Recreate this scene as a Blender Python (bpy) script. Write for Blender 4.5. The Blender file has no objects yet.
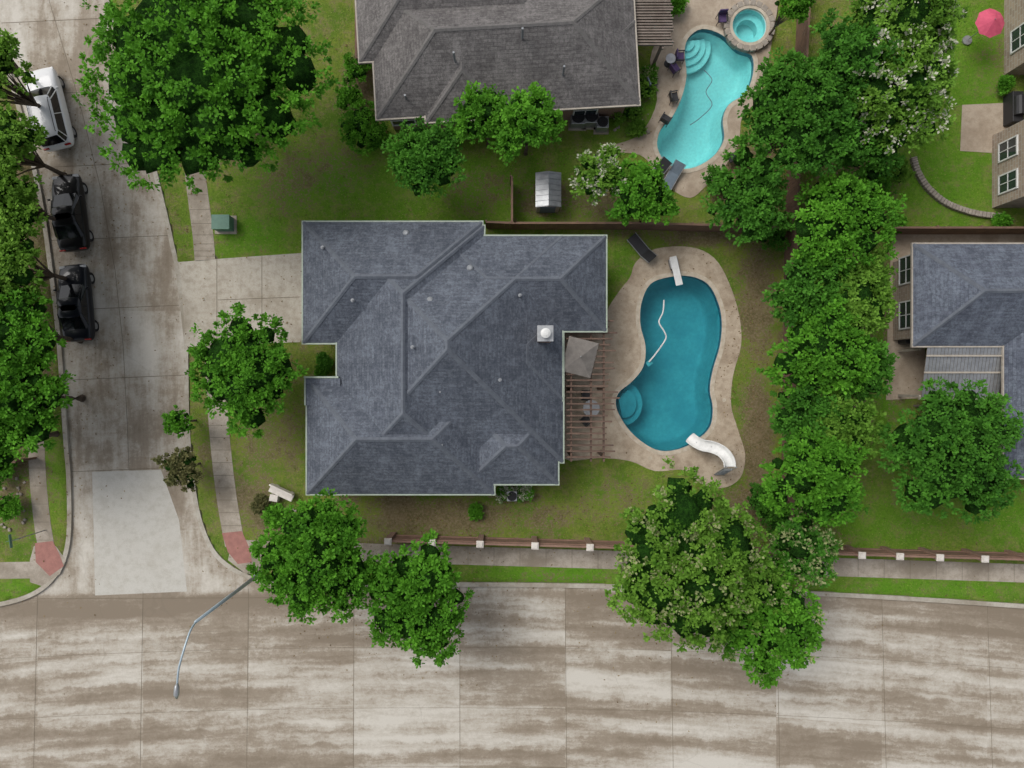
import bpy, math, random
import numpy as np
from mathutils import Vector, Matrix
from mathutils.geometry import tessellate_polygon
random.seed(7); rng=np.random.default_rng(11)
S=bpy.context.scene
H=42.0; F=700.0
def P(u,v,z=0.0):
    """survey plan (image sheet units) -> metres, for a point at height z"""
    k=(H-z)/F
    return ((u-512)*k,(384-v)*k)
def P3(u,v,z=0.0):
    x,y=P(u,v,z); return Vector((x,y,z))
# ------------------------------------------------------------------ node helpers
def newmat(name):
    m=bpy.data.materials.new(name); m.use_nodes=True
    nt=m.node_tree; return m,nt,nt.nodes['Principled BSDF']
def nd(nt,t,**k):
    n=nt.nodes.new(t)
    for a,b in k.items():
        if a in n.inputs.keys(): n.inputs[a].default_value=b
        else: setattr(n,a,b)
    return n
def lk(nt,a,b): nt.links.new(a,b)
def math_(nt,op,a,b=None,clamp=False):
    n=nt.nodes.new('ShaderNodeMath'); n.operation=op; n.use_clamp=clamp
    for i,x in enumerate((a,b)):
        if x is None: continue
        if isinstance(x,(int,float)): n.inputs[i].default_value=x
        else: lk(nt,x,n.inputs[i])
    return n.outputs[0]
def mixc(nt,f,a,b,mode='MIX'):
    n=nt.nodes.new('ShaderNodeMix'); n.data_type='RGBA'; n.blend_type=mode
    for s,x in ((n.inputs[0],f),(n.inputs[6],a),(n.inputs[7],b)):
        if isinstance(x,(int,float)): s.default_value=x
        elif isinstance(x,tuple): s.default_value=(*x[:3],1)
        else: lk(nt,x,s)
    return n.outputs[2]
def noise(nt,vec,scale,detail=4,rough=.6):
    n=nd(nt,'ShaderNodeTexNoise'); n.inputs['Scale'].default_value=scale
    n.inputs['Detail'].default_value=detail; n.inputs['Roughness'].default_value=rough
    if vec is not None: lk(nt,vec,n.inputs['Vector'])
    return n.outputs['Fac']
def sstep(nt,x,lo,hi):
    n=nd(nt,'ShaderNodeMapRange'); n.interpolation_type='SMOOTHSTEP'
    lk(nt,x,n.inputs[0]); n.inputs[1].default_value=lo; n.inputs[2].default_value=hi
    return n.outputs[0]
def objco(nt): return nd(nt,'ShaderNodeTexCoord').outputs['Object']
def bump(nt,h,b,strength=.4,dist=.02):
    n=nd(nt,'ShaderNodeBump'); n.inputs['Strength'].default_value=strength; n.inputs['Distance'].default_value=dist
    lk(nt,h,n.inputs['Height']); lk(nt,n.outputs[0],b.inputs['Normal'])
def simple(name,c1,c2=None,scale=3.,rough=.7,bs=.25,metal=0.,fine=25.,spec=.4,coat=0.):
    m,nt,b=newmat(name); co=objco(nt)
    if c2 is None: c2=tuple(x*.8 for x in c1)
    f=noise(nt,co,scale,6,.65); f2=noise(nt,co,fine,3,.6)
    c=mixc(nt,sstep(nt,f,.3,.7),c2,c1)
    c=mixc(nt,math_(nt,'MULTIPLY',sstep(nt,f2,.3,.75),.35),c,tuple(x*.6 for x in c1))
    lk(nt,c,b.inputs['Base Color']); b.inputs['Roughness'].default_value=rough; b.inputs['Metallic'].default_value=metal
    b.inputs['Specular IOR Level'].default_value=spec
    if coat: b.inputs['Coat Weight'].default_value=coat
    if bs: bump(nt,f2,b,bs,.01)
    return m
def shingle(name,c1,c2,cm):
    m,nt,b=newmat(name)
    uv=nd(nt,'ShaderNodeTexCoord').outputs['UV']; co=objco(nt)
    br=nd(nt,'ShaderNodeTexBrick'); lk(nt,uv,br.inputs['Vector'])
    br.inputs['Color1'].default_value=(*c1,1); br.inputs['Color2'].default_value=(*c2,1); br.inputs['Mortar'].default_value=(*[(a+b_)/2 for a,b_ in zip(c2,cm)],1)
    br.inputs['Scale'].default_value=1; br.inputs['Brick Width'].default_value=.47; br.inputs['Row Height'].default_value=.19
    br.offset_frequency=2; br.offset=.37
    br.inputs['Mortar Size'].default_value=.010; br.inputs['Mortar Smooth'].default_value=.6; br.inputs['Bias'].default_value=-.05
    f=noise(nt,co,.45,6,.65); g=noise(nt,co,7,6,.82)
    mp=nd(nt,'ShaderNodeMapping'); mp.inputs['Scale'].default_value=(1.3,.45,1); lk(nt,uv,mp.inputs['Vector'])
    st=noise(nt,mp.outputs[0],1.3,6,.7)
    mp2=nd(nt,'ShaderNodeMapping'); mp2.inputs['Scale'].default_value=(1.4,5.3,1); lk(nt,uv,mp2.inputs['Vector'])
    rw=noise(nt,mp2.outputs[0],1.,5,.75)
    c=mixc(nt,sstep(nt,f,.35,.7),br.outputs['Color'],mixc(nt,.4,br.outputs['Color'],tuple(x*1.7 for x in c1)))
    c=mixc(nt,math_(nt,'MULTIPLY',sstep(nt,g,.40,.62),.6),c,cm)
    c=mixc(nt,math_(nt,'MULTIPLY',sstep(nt,rw,.45,.65),.45),c,cm)
    c=mixc(nt,math_(nt,'MULTIPLY',sstep(nt,st,.45,.75),.28),c,tuple(x*2. for x in c1))
    lk(nt,c,b.inputs['Base Color']); b.inputs['Roughness'].default_value=.85
    b.inputs['Specular IOR Level'].default_value=.2
    hh=math_(nt,'ADD',math_(nt,'MULTIPLY',br.outputs['Fac'],-1.),math_(nt,'MULTIPLY',g,2.))
    bump(nt,hh,b,.6,.03)
    return m
def brickmat(name,c1,c2,cm,w=.24,h=.08):
    m,nt,b=newmat(name); uv=nd(nt,'ShaderNodeTexCoord').outputs['UV']
    br=nd(nt,'ShaderNodeTexBrick'); lk(nt,uv,br.inputs['Vector'])
    br.inputs['Color1'].default_value=(*c1,1); br.inputs['Color2'].default_value=(*c2,1); br.inputs['Mortar'].default_value=(*cm,1)
    br.inputs['Scale'].default_value=1; br.inputs['Brick Width'].default_value=w; br.inputs['Row Height'].default_value=h
    br.inputs['Mortar Size'].default_value=h*.12
    f=noise(nt,objco(nt),1.5,5)
    c=mixc(nt,math_(nt,'MULTIPLY',f,.5),br.outputs['Color'],tuple(x*.7 for x in c1))
    lk(nt,c,b.inputs['Base Color']); b.inputs['Roughness'].default_value=.85
    bump(nt,math_(nt,'MULTIPLY',br.outputs['Fac'],-1.),b,.5,.01)
    return m
def concrete(name,light,dark,lo=.4,hi=.65,sc=.35):
    m,nt,b=newmat(name); co=objco(nt)
    a=noise(nt,co,sc,6,.65); g=noise(nt,co,2.5,6,.7); h=noise(nt,co,18,4,.7)
    c=mixc(nt,sstep(nt,a,lo,hi),light,dark)
    c=mixc(nt,math_(nt,'MULTIPLY',sstep(nt,g,.42,.7),.65),c,dark)
    c=mixc(nt,math_(nt,'MULTIPLY',sstep(nt,h,.45,.75),.35),c,tuple(x*.6 for x in dark))
    lk(nt,c,b.inputs['Base Color']); b.inputs['Roughness'].default_value=.85
    bump(nt,h,b,.3,.01)
    return m
def leafmat(name,dark,light,trans=.25):
    m,nt,b=newmat(name)
    at=nd(nt,'ShaderNodeAttribute'); at.attribute_name='tint'
    c=mixc(nt,at.outputs['Fac'],dark,light)
    lk(nt,c,b.inputs['Base Color']); b.inputs['Roughness'].default_value=.7; b.inputs['Specular IOR Level'].default_value=.12
    tr=nd(nt,'ShaderNodeBsdfTranslucent'); lk(nt,mixc(nt,.5,c,(light[0]*1.3,light[1]*1.3,light[2]*.8)),tr.inputs[0])
    mx=nd(nt,'ShaderNodeMixShader'); mx.inputs[0].default_value=trans
    lk(nt,b.outputs[0],mx.inputs[1]); lk(nt,tr.outputs[0],mx.inputs[2])
    lk(nt,mx.outputs[0],nt.nodes['Material Output'].inputs[0])
    return m
# ------------------------------------------------------------------ mesh builder
def empty(name,loc=(0,0,0)):
    e=bpy.data.objects.new(name,None); e.location=loc; e.empty_display_size=.3
    S.collection.objects.link(e); return e
class MB:
    def __init__(s): s.v=[];s.f=[];s.m=[]
    def face(s,pts,mat=0):
        i=len(s.v); s.v+= [tuple(p) for p in pts]; s.f.append(tuple(range(i,i+len(pts)))); s.m.append(mat)
    def box(s,c,d,rot=0,mat=0,tilt=None):
        R=Matrix.Rotation(rot,3,'Z')
        if tilt is not None: R=R@tilt
        c=Vector(c); i=len(s.v)
        for x in(-.5,.5):
            for y in(-.5,.5):
                for z in(-.5,.5): s.v.append(tuple(c+R@Vector((x*d[0],y*d[1],z*d[2]))))
        for q in((0,1,3,2),(4,6,7,5),(0,4,5,1),(2,3,7,6),(0,2,6,4),(1,5,7,3)):
            s.f.append(tuple(i+k for k in q)); s.m.append(mat)
    def bx(s,x0,x1,y0,y1,z0,z1,mat=0): s.box(((x0+x1)/2,(y0+y1)/2,(z0+z1)/2),(x1-x0,y1-y0,z1-z0),0,mat)
    def tube(s,pts,rad,n=8,mat=0,cap=True):
        pts=[Vector(p) for p in pts]; i0=len(s.v)
        if isinstance(rad,(int,float)): rad=[rad]*len(pts)
        for k,p in enumerate(pts):
            d=(pts[min(k+1,len(pts)-1)]-pts[max(k-1,0)]).normalized()
            a=d.cross(Vector((0,0,1)));  a=a if a.length>.05 else d.cross(Vector((1,0,0)))
            a.normalize(); b=d.cross(a)
            for j in range(n):
                t=2*math.pi*j/n; s.v.append(tuple(p+(a*math.cos(t)+b*math.sin(t))*rad[k]))
        for k in range(len(pts)-1):
            for j in range(n):
                j2=(j+1)%n; s.f.append((i0+k*n+j,i0+k*n+j2,i0+(k+1)*n+j2,i0+(k+1)*n+j)); s.m.append(mat)
        if cap:
            s.f.append(tuple(i0+j for j in range(n))[::-1]); s.m.append(mat)
            s.f.append(tuple(i0+(len(pts)-1)*n+j for j in range(n))); s.m.append(mat)
    def cyl(s,x,y,z0,z1,r,n=16,mat=0,r1=None): s.tube([(x,y,z0),(x,y,z1)],[r,r if r1 is None else r1],n,mat)
    def sheet(s,poly,z,mat=0,skirt=0,holes=()):
        loops=[[Vector((p[0],p[1],0)) for p in poly]]+[[Vector((p[0],p[1],0)) for p in h] for h in holes]
        flat=[p for l in loops for p in l]; i=len(s.v)
        s.v+=[(p.x,p.y,z(p.x,p.y) if callable(z) else z) for p in flat]
        for t in tessellate_polygon(loops):
            a,b,c=[flat[k] for k in t]
            t=t if (b-a).cross(c-a).z>0 else t[::-1]
            s.f.append(tuple(i+k for k in t)); s.m.append(mat)
        if skirt:
            for l in loops:
                for k in range(len(l)):
                    a=l[k]; b=l[(k+1)%len(l)]; za=z(a.x,a.y) if callable(z) else z; zb=z(b.x,b.y) if callable(z) else z
                    s.face([(a.x,a.y,za),(b.x,b.y,zb),(b.x,b.y,zb-skirt),(a.x,a.y,za-skirt)],mat)
    def ribbon(s,line,d0,d1,z,mat=0,closed=False,zb=None):
        A=offs(line,d0,closed); B=offs(line,d1,closed); n=len(line)
        for k in range(n if closed else n-1):
            j=(k+1)%n; zk=z(k) if callable(z) else z; zj=z(j) if callable(z) else z
            a,b,c,d=A[k],A[j],B[j],B[k]
            q=[(*a,zk),(*b,zj),(*c,zj),(*d,zk)]
            if (b[0]-a[0])*(d[1]-a[1])-(b[1]-a[1])*(d[0]-a[0])<0: q=q[::-1]
            s.face(q,mat)
            if zb is not None:
                s.face([(*a,zb),(*b,zb),(*b,zj),(*a,zk)],mat); s.face([(*d,zk),(*c,zj),(*c,zb),(*d,zb)],mat)
    def obj(s,name,mats,parent=None,smooth=False,bevel=0,subsurf=0,merge=False):
        me=bpy.data.meshes.new(name); me.from_pydata(s.v,[],s.f)
        for m in mats: me.materials.append(m)
        me.polygons.foreach_set('material_index',s.m)
        uvl=me.uv_layers.new(name='UVMap'); uv=np.zeros(len(me.loops)*2)
        me.update()
        for p in me.polygons:
            n=p.normal; u=Vector((-n.y,n.x,0))
            u=u.normalized() if u.length>.02 else Vector((1,0,0))
            w=n.cross(u)
            for li in p.loop_indices:
                c=me.vertices[me.loops[li].vertex_index].co
                uv[2*li]=c.dot(u); uv[2*li+1]=c.dot(w)
        uvl.data.foreach_set('uv',uv)
        if smooth: me.polygons.foreach_set('use_smooth',[True]*len(me.polygons))
        o=bpy.data.objects.new(name,me); S.collection.objects.link(o)
        if parent is not None:
            o.parent=parent; o.matrix_parent_inverse=Matrix.Translation(-Vector(parent.location))
        if merge:
            w=o.modifiers.new('w','WELD'); w.merge_threshold=.002
        if bevel:
            b=o.modifiers.new('b','BEVEL'); b.width=bevel; b.segments=2; b.limit_method='ANGLE'
        if subsurf:
            b=o.modifiers.new('s','SUBSURF'); b.levels=subsurf; b.render_levels=subsurf
        return o
def offs(line,d,closed=False):
    n=len(line); out=[]
    for k in range(n):
        a=line[(k-1)%n] if (closed or k>0) else line[k]
        b=line[(k+1)%n] if (closed or k<n-1) else line[k]
        tx,ty=b[0]-a[0],b[1]-a[1]; L=math.hypot(tx,ty) or 1
        out.append((line[k][0]-ty/L*d,line[k][1]+tx/L*d))   # left side
    return out
def catmull(pts,closed=False,sub=6):
    n=len(pts); out=[]
    rngk=range(n) if closed else range(n-1)
    for k in rngk:
        if closed: p=[pts[(k+i)%n] for i in(-1,0,1,2)]
        else: p=[pts[max(k-1,0)],pts[k],pts[k+1],pts[min(k+2,n-1)]]
        for i in range(sub):
            t=i/sub
            out.append(tuple(.5*((2*p[1][c])+(-p[0][c]+p[2][c])*t+(2*p[0][c]-5*p[1][c]+4*p[2][c]-p[3][c])*t*t+(-p[0][c]+3*p[1][c]-3*p[2][c]+p[3][c])*t**3) for c in range(len(pts[0]))))
    if not closed: out.append(tuple(pts[-1]))
    return out
def pxl(lst,z=0): return [P(u,v,z) for u,v in lst]
def sdf(X,Y,poly):
    d2=np.full(X.shape,1e18); ins=np.zeros(X.shape,bool); n=len(poly)
    for i in range(n):
        ax,ay=poly[i]; bx,by=poly[(i+1)%n]; ex,ey=bx-ax,by-ay; wx,wy=X-ax,Y-ay
        t=np.clip((wx*ex+wy*ey)/max(ex*ex+ey*ey,1e-9),0,1)
        d2=np.minimum(d2,(wx-ex*t)**2+(wy-ey*t)**2)
        if ay!=by:
            c=((ay>Y)!=(by>Y))&(X<(bx-ax)*(Y-ay)/(by-ay)+ax); ins^=c
    d=np.sqrt(d2); return np.where(ins,-d,d)
# ------------------------------------------------------------------ materials
M={}
M['white']=simple('white_paint',(.72,.72,.7),(.6,.6,.58),rough=.45)
M['fascia']=simple('gutter_paint',(.36,.42,.34),(.27,.32,.26),rough=.5)
M['trim']=simple('trim_paint',(.42,.38,.32),(.32,.28,.23),rough=.6)
M['roof_main']=shingle('roof_shingles_slate',(.130,.145,.172),(.082,.093,.116),(.036,.042,.056))
M['roof_top']=shingle('roof_shingles_brown',(.175,.165,.16),(.115,.108,.106),(.05,.046,.046))
M['roof_right']=shingle('roof_shingles_blue',(.14,.16,.195),(.09,.10,.13),(.04,.046,.062))
M['cap_main']=simple('ridge_cap_slate',(.135,.15,.175),(.095,.106,.13),rough=.85)
M['cap_top']=simple('ridge_cap_brown',(.17,.16,.155),(.12,.115,.11),rough=.85)
M['brick']=brickmat('red_brown_brick',(.28,.15,.1),(.2,.11,.08),(.35,.32,.28))
M['stone']=brickmat('tan_stone',(.38,.30,.23),(.26,.2,.155),(.4,.37,.32),.45,.22)
M['glass']=simple('window_glass',(.03,.045,.05),(.02,.03,.035),rough=.06,bs=0,spec=.9)
M['carglass']=simple('car_window_glass',(.006,.008,.01),(.004,.005,.006),rough=.08,bs=0,spec=.5)
M['soffit']=simple('soffit',(.5,.48,.43),rough=.7)
M['metal']=simple('grey_metal',(.42,.43,.44),(.3,.31,.32),rough=.4,metal=.6)
M['vent']=simple('vent_metal',(.27,.285,.3),(.2,.21,.225),rough=.5,metal=.2)
M['lampmetal']=simple('lamp_metal',(.42,.5,.55),(.34,.42,.48),rough=.45,metal=.3)
M['dark']=simple('dark_plastic',(.025,.025,.028),rough=.5)
M['woodbrown']=simple('pergola_wood',(.15,.095,.07),(.08,.05,.037),scale=2,rough=.8)
M['woodgrey']=simple('weathered_wood',(.23,.19,.16),(.14,.11,.09),scale=2,rough=.85)
M['fencewood']=simple('fence_wood',(.2,.12,.08),(.12,.075,.055),scale=1.5,rough=.85)
M['fencered']=simple('stained_fence_wood',(.27,.165,.12),(.19,.115,.085),scale=1.5,rough=.8)
M['capstone']=simple('cap_stone',(.68,.64,.58),(.55,.5,.45),rough=.8)
M['walk']=concrete('sidewalk_concrete',(.39,.345,.285),(.22,.185,.14))
M['drive']=concrete('driveway_concrete',(.44,.405,.34),(.26,.22,.165),.45,.75)
M['slab']=concrete('new_slab_concrete',(.47,.455,.41),(.37,.345,.295),.5,.85)
M['kerb']=concrete('kerb_concrete',(.44,.41,.35),(.27,.235,.18))
M['deck']=concrete('pool_deck_concrete',(.44,.365,.275),(.25,.19,.13),.42,.72,.5)
M['deck2']=concrete('tan_deck_concrete',(.41,.34,.26),(.27,.21,.15),.42,.72,.5)
M['coping']=simple('pool_coping',(.52,.46,.37),(.38,.32,.24),rough=.8)
M['tile']=simple('pool_tile',(.05,.14,.2),(.03,.09,.14),rough=.3)
M['joint']=simple('joint_filler',(.17,.14,.10),rough=.95)
M['pink']=simple('ramp_pavers',(.36,.17,.14),(.28,.13,.11),rough=.85)
M['bark']=simple('bark',(.12,.09,.065),(.07,.05,.035),scale=4,rough=.95,bs=.6)
M['rock']=simple('rock',(.35,.31,.26),(.22,.19,.16),rough=.9)
M['plaster']=simple('pool_plaster',(.62,.8,.8),(.52,.72,.74),scale=.8,rough=.7,fine=6)
M['plaster_dark']=simple('pool_plaster_blue',(.36,.54,.56),(.24,.40,.44),scale=.5,rough=.7,fine=5)
M['taupe']=simple('taupe_canvas',(.22,.2,.18),(.16,.145,.13),rough=.9)
M['pinkcanvas']=simple('pink_canvas',(.62,.1,.17),(.5,.07,.13),rough=.8)
M['utility']=simple('utility_green',(.1,.22,.16),rough=.5)
M['purple']=simple('purple_cushion',(.1,.06,.16),rough=.8)
M['sling']=simple('blue_grey_sling',(.14,.18,.22),rough=.8)
def carpaint(n,c,dust,coat):
    m,nt,b=newmat(n); b.inputs['Roughness'].default_value=.35; b.inputs['Specular IOR Level'].default_value=.2
    b.inputs['Coat Weight'].default_value=coat; b.inputs['Coat Roughness'].default_value=.04
    f=noise(nt,objco(nt),6,4); lk(nt,mixc(nt,math_(nt,'MULTIPLY',f,dust),c,(.3,.27,.22)),b.inputs['Base Color']); return m
M['carwhite']=carpaint('car_paint_white',(.72,.73,.74),.15,.6); M['carblack']=carpaint('car_paint_black',(.004,.004,.005),.008,.5)
M['carblue']=carpaint('car_paint_dark_blue',(.005,.007,.012),.01,.5)
M['rubber']=simple('tyre',(.02,.02,.02),rough=.9); M['red']=simple('tail_light',(.4,.02,.02),rough=.2); M['headl']=simple('head_light',(.6,.6,.6),rough=.15)
# water
def water(name,tint,bs):
    m,nt,b=newmat(name); co=objco(nt)
    t=nd(nt,'ShaderNodeBsdfTransparent'); t.inputs[0].default_value=(*tint,1)
    g=nd(nt,'ShaderNodeBsdfGlossy'); g.inputs['Roughness'].default_value=.06
    fr=nd(nt,'ShaderNodeFresnel'); fr.inputs[0].default_value=1.33
    n=noise(nt,co,2.2,4,.5)
    bp=nd(nt,'ShaderNodeBump'); bp.inputs['Strength'].default_value=bs; bp.inputs['Distance'].default_value=.05
    lk(nt,n,bp.inputs['Height']); lk(nt,bp.outputs[0],g.inputs['Normal']); lk(nt,bp.outputs[0],fr.inputs['Normal'])
    mx=nd(nt,'ShaderNodeMixShader'); lk(nt,fr.outputs[0],mx.inputs[0]); lk(nt,t.outputs[0],mx.inputs[1]); lk(nt,g.outputs[0],mx.inputs[2])
    lk(nt,mx.outputs[0],nt.nodes['Material Output'].inputs[0]); return m
M['water_teal']=water('pool_water_teal',(.31,.75,.81),.35)
M['water_cyan']=water('pool_water_cyan',(.58,.97,.96),.35)
# grass
def grassmat():
    m,nt,b=newmat('lawn_grass'); co=objco(nt)
    d=nd(nt,'ShaderNodeAttribute'); d.attribute_name='dirt'; l=nd(nt,'ShaderNodeAttribute'); l.attribute_name='lush'
    n1=noise(nt,co,.35,5,.65); n2=noise(nt,co,1.1,8,.78); n3=noise(nt,co,7,5,.8); n4=noise(nt,co,30,2,.7)
    g=mixc(nt,sstep(nt,n1,.35,.65),(.11,.20,.022),(.20,.25,.04))
    g=mixc(nt,l.outputs['Fac'],g,mixc(nt,n1,(.085,.25,.012),(.15,.32,.022)))
    g=mixc(nt,math_(nt,'MULTIPLY',sstep(nt,n2,.44,.66),math_(nt,'SUBTRACT',.85,math_(nt,'MULTIPLY',l.outputs['Fac'],.5))),g,(.30,.27,.10))
    g=mixc(nt,math_(nt,'MULTIPLY',sstep(nt,n3,.44,.66),.55),g,(.045,.11,.012))
    g=mixc(nt,math_(nt,'MULTIPLY',sstep(nt,n4,.5,.75),.4),g,(.22,.30,.07))
    soil=mixc(nt,sstep(nt,n2,.35,.65),(.20,.15,.09),(.125,.11,.045))
    soil=mixc(nt,math_(nt,'MULTIPLY',sstep(nt,n3,.45,.62),.6),soil,(.31,.25,.16))
    f=math_(nt,'ADD',d.outputs['Fac'],math_(nt,'MULTIPLY',math_(nt,'ADD',math_(nt,'ADD',n2,n3),-1.),2.5))
    g=mixc(nt,sstep(nt,f,.32,.85),g,soil)
    lk(nt,g,b.inputs['Base Color']); b.inputs['Roughness'].default_value=.9; b.inputs['Specular IOR Level'].default_value=.1
    bump(nt,math_(nt,'ADD',n3,n4),b,.9,.07); return m
M['grass']=grassmat()
# road
def roadmat():
    m,nt,b=newmat('road_concrete'); co=objco(nt)
    sp=nd(nt,'ShaderNodeSeparateXYZ'); lk(nt,co,sp.inputs[0]); x,y=sp.outputs[0],sp.outputs[1]
    xs=math_(nt,'ADD',x,4.92); yc=math_(nt,'ADD',math_(nt,'ADD',y,math_(nt,'MULTIPLY',math_(nt,'MULTIPLY',xs,xs),1/600)),12.12)
    def vec(a,b_,c=0.):
        n=nd(nt,'ShaderNodeCombineXYZ'); lk(nt,a,n.inputs[0]); lk(nt,b_,n.inputs[1]); n.inputs[2].default_value=c; return n.outputs[0]
    def sc(a,k): return math_(nt,'MULTIPLY',a,k)
    nC=noise(nt,co,.28,6,.7); nE=noise(nt,co,.9,6,.75)
    ycw=math_(nt,'ADD',yc,sc(nE,.7))
    px_=math_(nt,'FLOOR',sc(math_(nt,'ADD',x,60.3),1/6.35)); py_=math_(nt,'FLOOR',sc(yc,1/3.6))
    wn=nd(nt,'ShaderNodeTexWhiteNoise'); wn.noise_dimensions='2D'; lk(nt,vec(px_,py_),wn.inputs['Vector'])
    wn3=nd(nt,'ShaderNodeTexWhiteNoise'); wn3.noise_dimensions='2D'; lk(nt,vec(px_,sc(px_,0.)),wn3.inputs['Vector'])
    xo=math_(nt,'ADD',sc(x,.06),sc(wn3.outputs['Value'],.2))
    nA=noise(nt,vec(xo,sc(ycw,.75)),1,6,.6)       # long damp streaks, broken at slab joints
    nB=noise(nt,vec(sc(x,.3),sc(ycw,1.6),5.),1,6,.75)
    mainf=math_(nt,'ADD',math_(nt,'ADD',sc(nA,1.35),sc(nB,.45)),math_(nt,'ADD',math_(nt,'ADD',sc(nC,.4),sc(nE,.3)),sc(wn.outputs['Value'],.16)))
    edge=sc(sstep(nt,yc,-2.2,-.3),-.22); mainf=math_(nt,'ADD',mainf,edge); mainf=math_(nt,'ADD',mainf,-.24)
    nD=noise(nt,vec(sc(x,.8),sc(y,.12),9.),1,5,.65)
    py2=math_(nt,'FLOOR',sc(y,1/4.4)); px2=math_(nt,'FLOOR',sc(math_(nt,'ADD',x,23.),1/3.4))
    wn2=nd(nt,'ShaderNodeTexWhiteNoise'); wn2.noise_dimensions='2D'; lk(nt,vec(px2,py2),wn2.inputs['Vector'])
    sidef=math_(nt,'ADD',math_(nt,'ADD',sc(nD,.8),sc(nC,.9)),math_(nt,'ADD',sc(wn2.outputs['Value'],.1),.20))
    mask=sstep(nt,y,-12.9,-12.3)
    fm=nd(nt,'ShaderNodeMix'); lk(nt,mask,fm.inputs[0]); lk(nt,mainf,fm.inputs[2]); lk(nt,sidef,fm.inputs[3]); f=fm.outputs[0]
    g=noise(nt,co,5,7,.82); h=noise(nt,co,40,3,.7)
    f=math_(nt,'ADD',f,sc(math_(nt,'ADD',g,-.5),.4))
    cr=nd(nt,'ShaderNodeValToRGB'); lk(nt,sc(f,.5),cr.inputs[0]); e=cr.color_ramp.elements
    e[0].position=.43; e[0].color=(.20,.16,.115,1); e[1].position=.65; e[1].color=(.53,.50,.44,1)
    a=e.new(.51); a.color=(.27,.225,.17,1); a=e.new(.555); a.color=(.38,.34,.28,1)
    c=mixc(nt,sc(sstep(nt,h,.4,.8),.3),cr.outputs[0],(.16,.13,.1))
    vo=nd(nt,'ShaderNodeTexVoronoi'); vo.feature='DISTANCE_TO_EDGE'; vo.inputs['Scale'].default_value=.12
    wv=nd(nt,'ShaderNodeVectorMath'); wv.operation='ADD'; lk(nt,co,wv.inputs[0])
    nn=nd(nt,'ShaderNodeTexNoise'); nn.inputs['Scale'].default_value=.6; lk(nt,co,nn.inputs['Vector']); lk(nt,nn.outputs['Color'],wv.inputs[1]); lk(nt,wv.outputs[0],vo.inputs['Vector'])
    ck=math_(nt,'MULTIPLY',math_(nt,'LESS_THAN',vo.outputs['Distance'],.003),.12)
    c=mixc(nt,ck,c,(.12,.1,.07))
    lk(nt,c,b.inputs['Base Color']); b.inputs['Roughness'].default_value=.8
    bump(nt,h,b,.3,.01); return m
M['road']=roadmat()
M['leafA']=leafmat('leaf_bright',(.032,.12,.009),(.14,.38,.03))
M['leafB']=leafmat('leaf_dark',(.024,.095,.011),(.10,.29,.03))
M['leafC']=leafmat('leaf_yellow_green',(.046,.13,.010),(.20,.38,.05))
M['leafR']=leafmat('leaf_reddish',(.07,.085,.03),(.2,.19,.08))
M['flowW']=leafmat('blossom_white',(.4,.42,.3),(.62,.62,.5),.2)
M['flowP']=leafmat('blossom_pale',(.22,.27,.11),(.36,.38,.18),.2)
M['litter']=leafmat('fallen_leaf',(.10,.06,.03),(.26,.19,.09),.1)
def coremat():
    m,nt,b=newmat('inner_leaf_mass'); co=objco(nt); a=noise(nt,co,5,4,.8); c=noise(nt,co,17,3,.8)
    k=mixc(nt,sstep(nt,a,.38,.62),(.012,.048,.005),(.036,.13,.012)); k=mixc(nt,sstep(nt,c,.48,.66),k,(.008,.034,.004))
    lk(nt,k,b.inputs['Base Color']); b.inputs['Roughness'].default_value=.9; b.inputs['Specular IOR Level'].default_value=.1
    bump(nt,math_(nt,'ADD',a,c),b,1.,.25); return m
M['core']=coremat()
# ------------------------------------------------------------------ road layout
def arcv(u,off=0): return 586+off+(u-430)**2/16000
arcE=[(u,arcv(u)) for u in range(360,2900,60)]
arcW=[(u,arcv(u,10)) for u in range(-1900,-90,60)]
westk=[(-90,610),(-40,610),(10,604),(44,590),(64,566),(72,535),(72,480),(69,440),(62,340),(54,270),(42,190),(20,100),(-12,0),(-60,-130),(-160,-350),(-400,-800)]
eastk=[(-250,-800),(-30,-350),(62,-130),(105,0),(135,100),(158,190),(174,262),(184,345),(186,420),(191,480),(201,528),(220,561),(258,582),(305,587)]
WK=catmull(pxl(arcW,-.12)+pxl(westk,-.12),sub=5)
EK=catmull(pxl(eastk,-.12)+pxl(arcE,-.12),sub=5)
SK=pxl([(u,arcv(u,212)) for u in range(2840,-1900,-60)],-.12)
ROAD=WK+EK+SK
apron=pxl([(174,262),(216,259),(218,345),(184,347)])
mb=MB(); mb.sheet(ROAD,-.12); mb.obj('road',[M['road']])
mb=MB(); mb.sheet(pxl([(91,472),(160,470),(178,520),(186,592),(94,596)]),-.116); mb.obj('road_patch',[M['slab']])
def kz(line):
    def f(k):
        x,y=line[k]; a=P(0,262)[1]+.1; b=P(0,347)[1]-.1
        return -.095 if (x<-15 and b<y<a and x>-25 and line is EK) else .015
    return f
mb=MB(); mb.ribbon(WK,0,.26,kz(WK),0,zb=-.2); mb.ribbon(EK,0,.26,kz(EK),0,zb=-.2); mb.ribbon(SK,0,.26,.015,0,zb=-.2)
mb.obj('kerb',[M['kerb']])
mb=MB()
def arcY(x,off): return -12.13-(x+4.92)**2/960+off
for off in (-3.7,-7.35,-10.9):
    line=[(x,arcY(x,off)) for x in np.arange(-60,60.1,1.5)]; mb.ribbon(line,-.008,.008,-.114)
xj=-60.3
while xj<60:
    mb.ribbon([(xj,arcY(xj,-.05)),(xj+ (xj+4.9)*.012,arcY(xj,-12.6))],-.013,.013,-.113); xj+=6.35
mid=pxl([(20,-130),(48,0),(78,100),(100,190),(114,270),(122,345),(126,420),(128,470)])
mb.ribbon(mid,-.014,.014,-.114)
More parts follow.
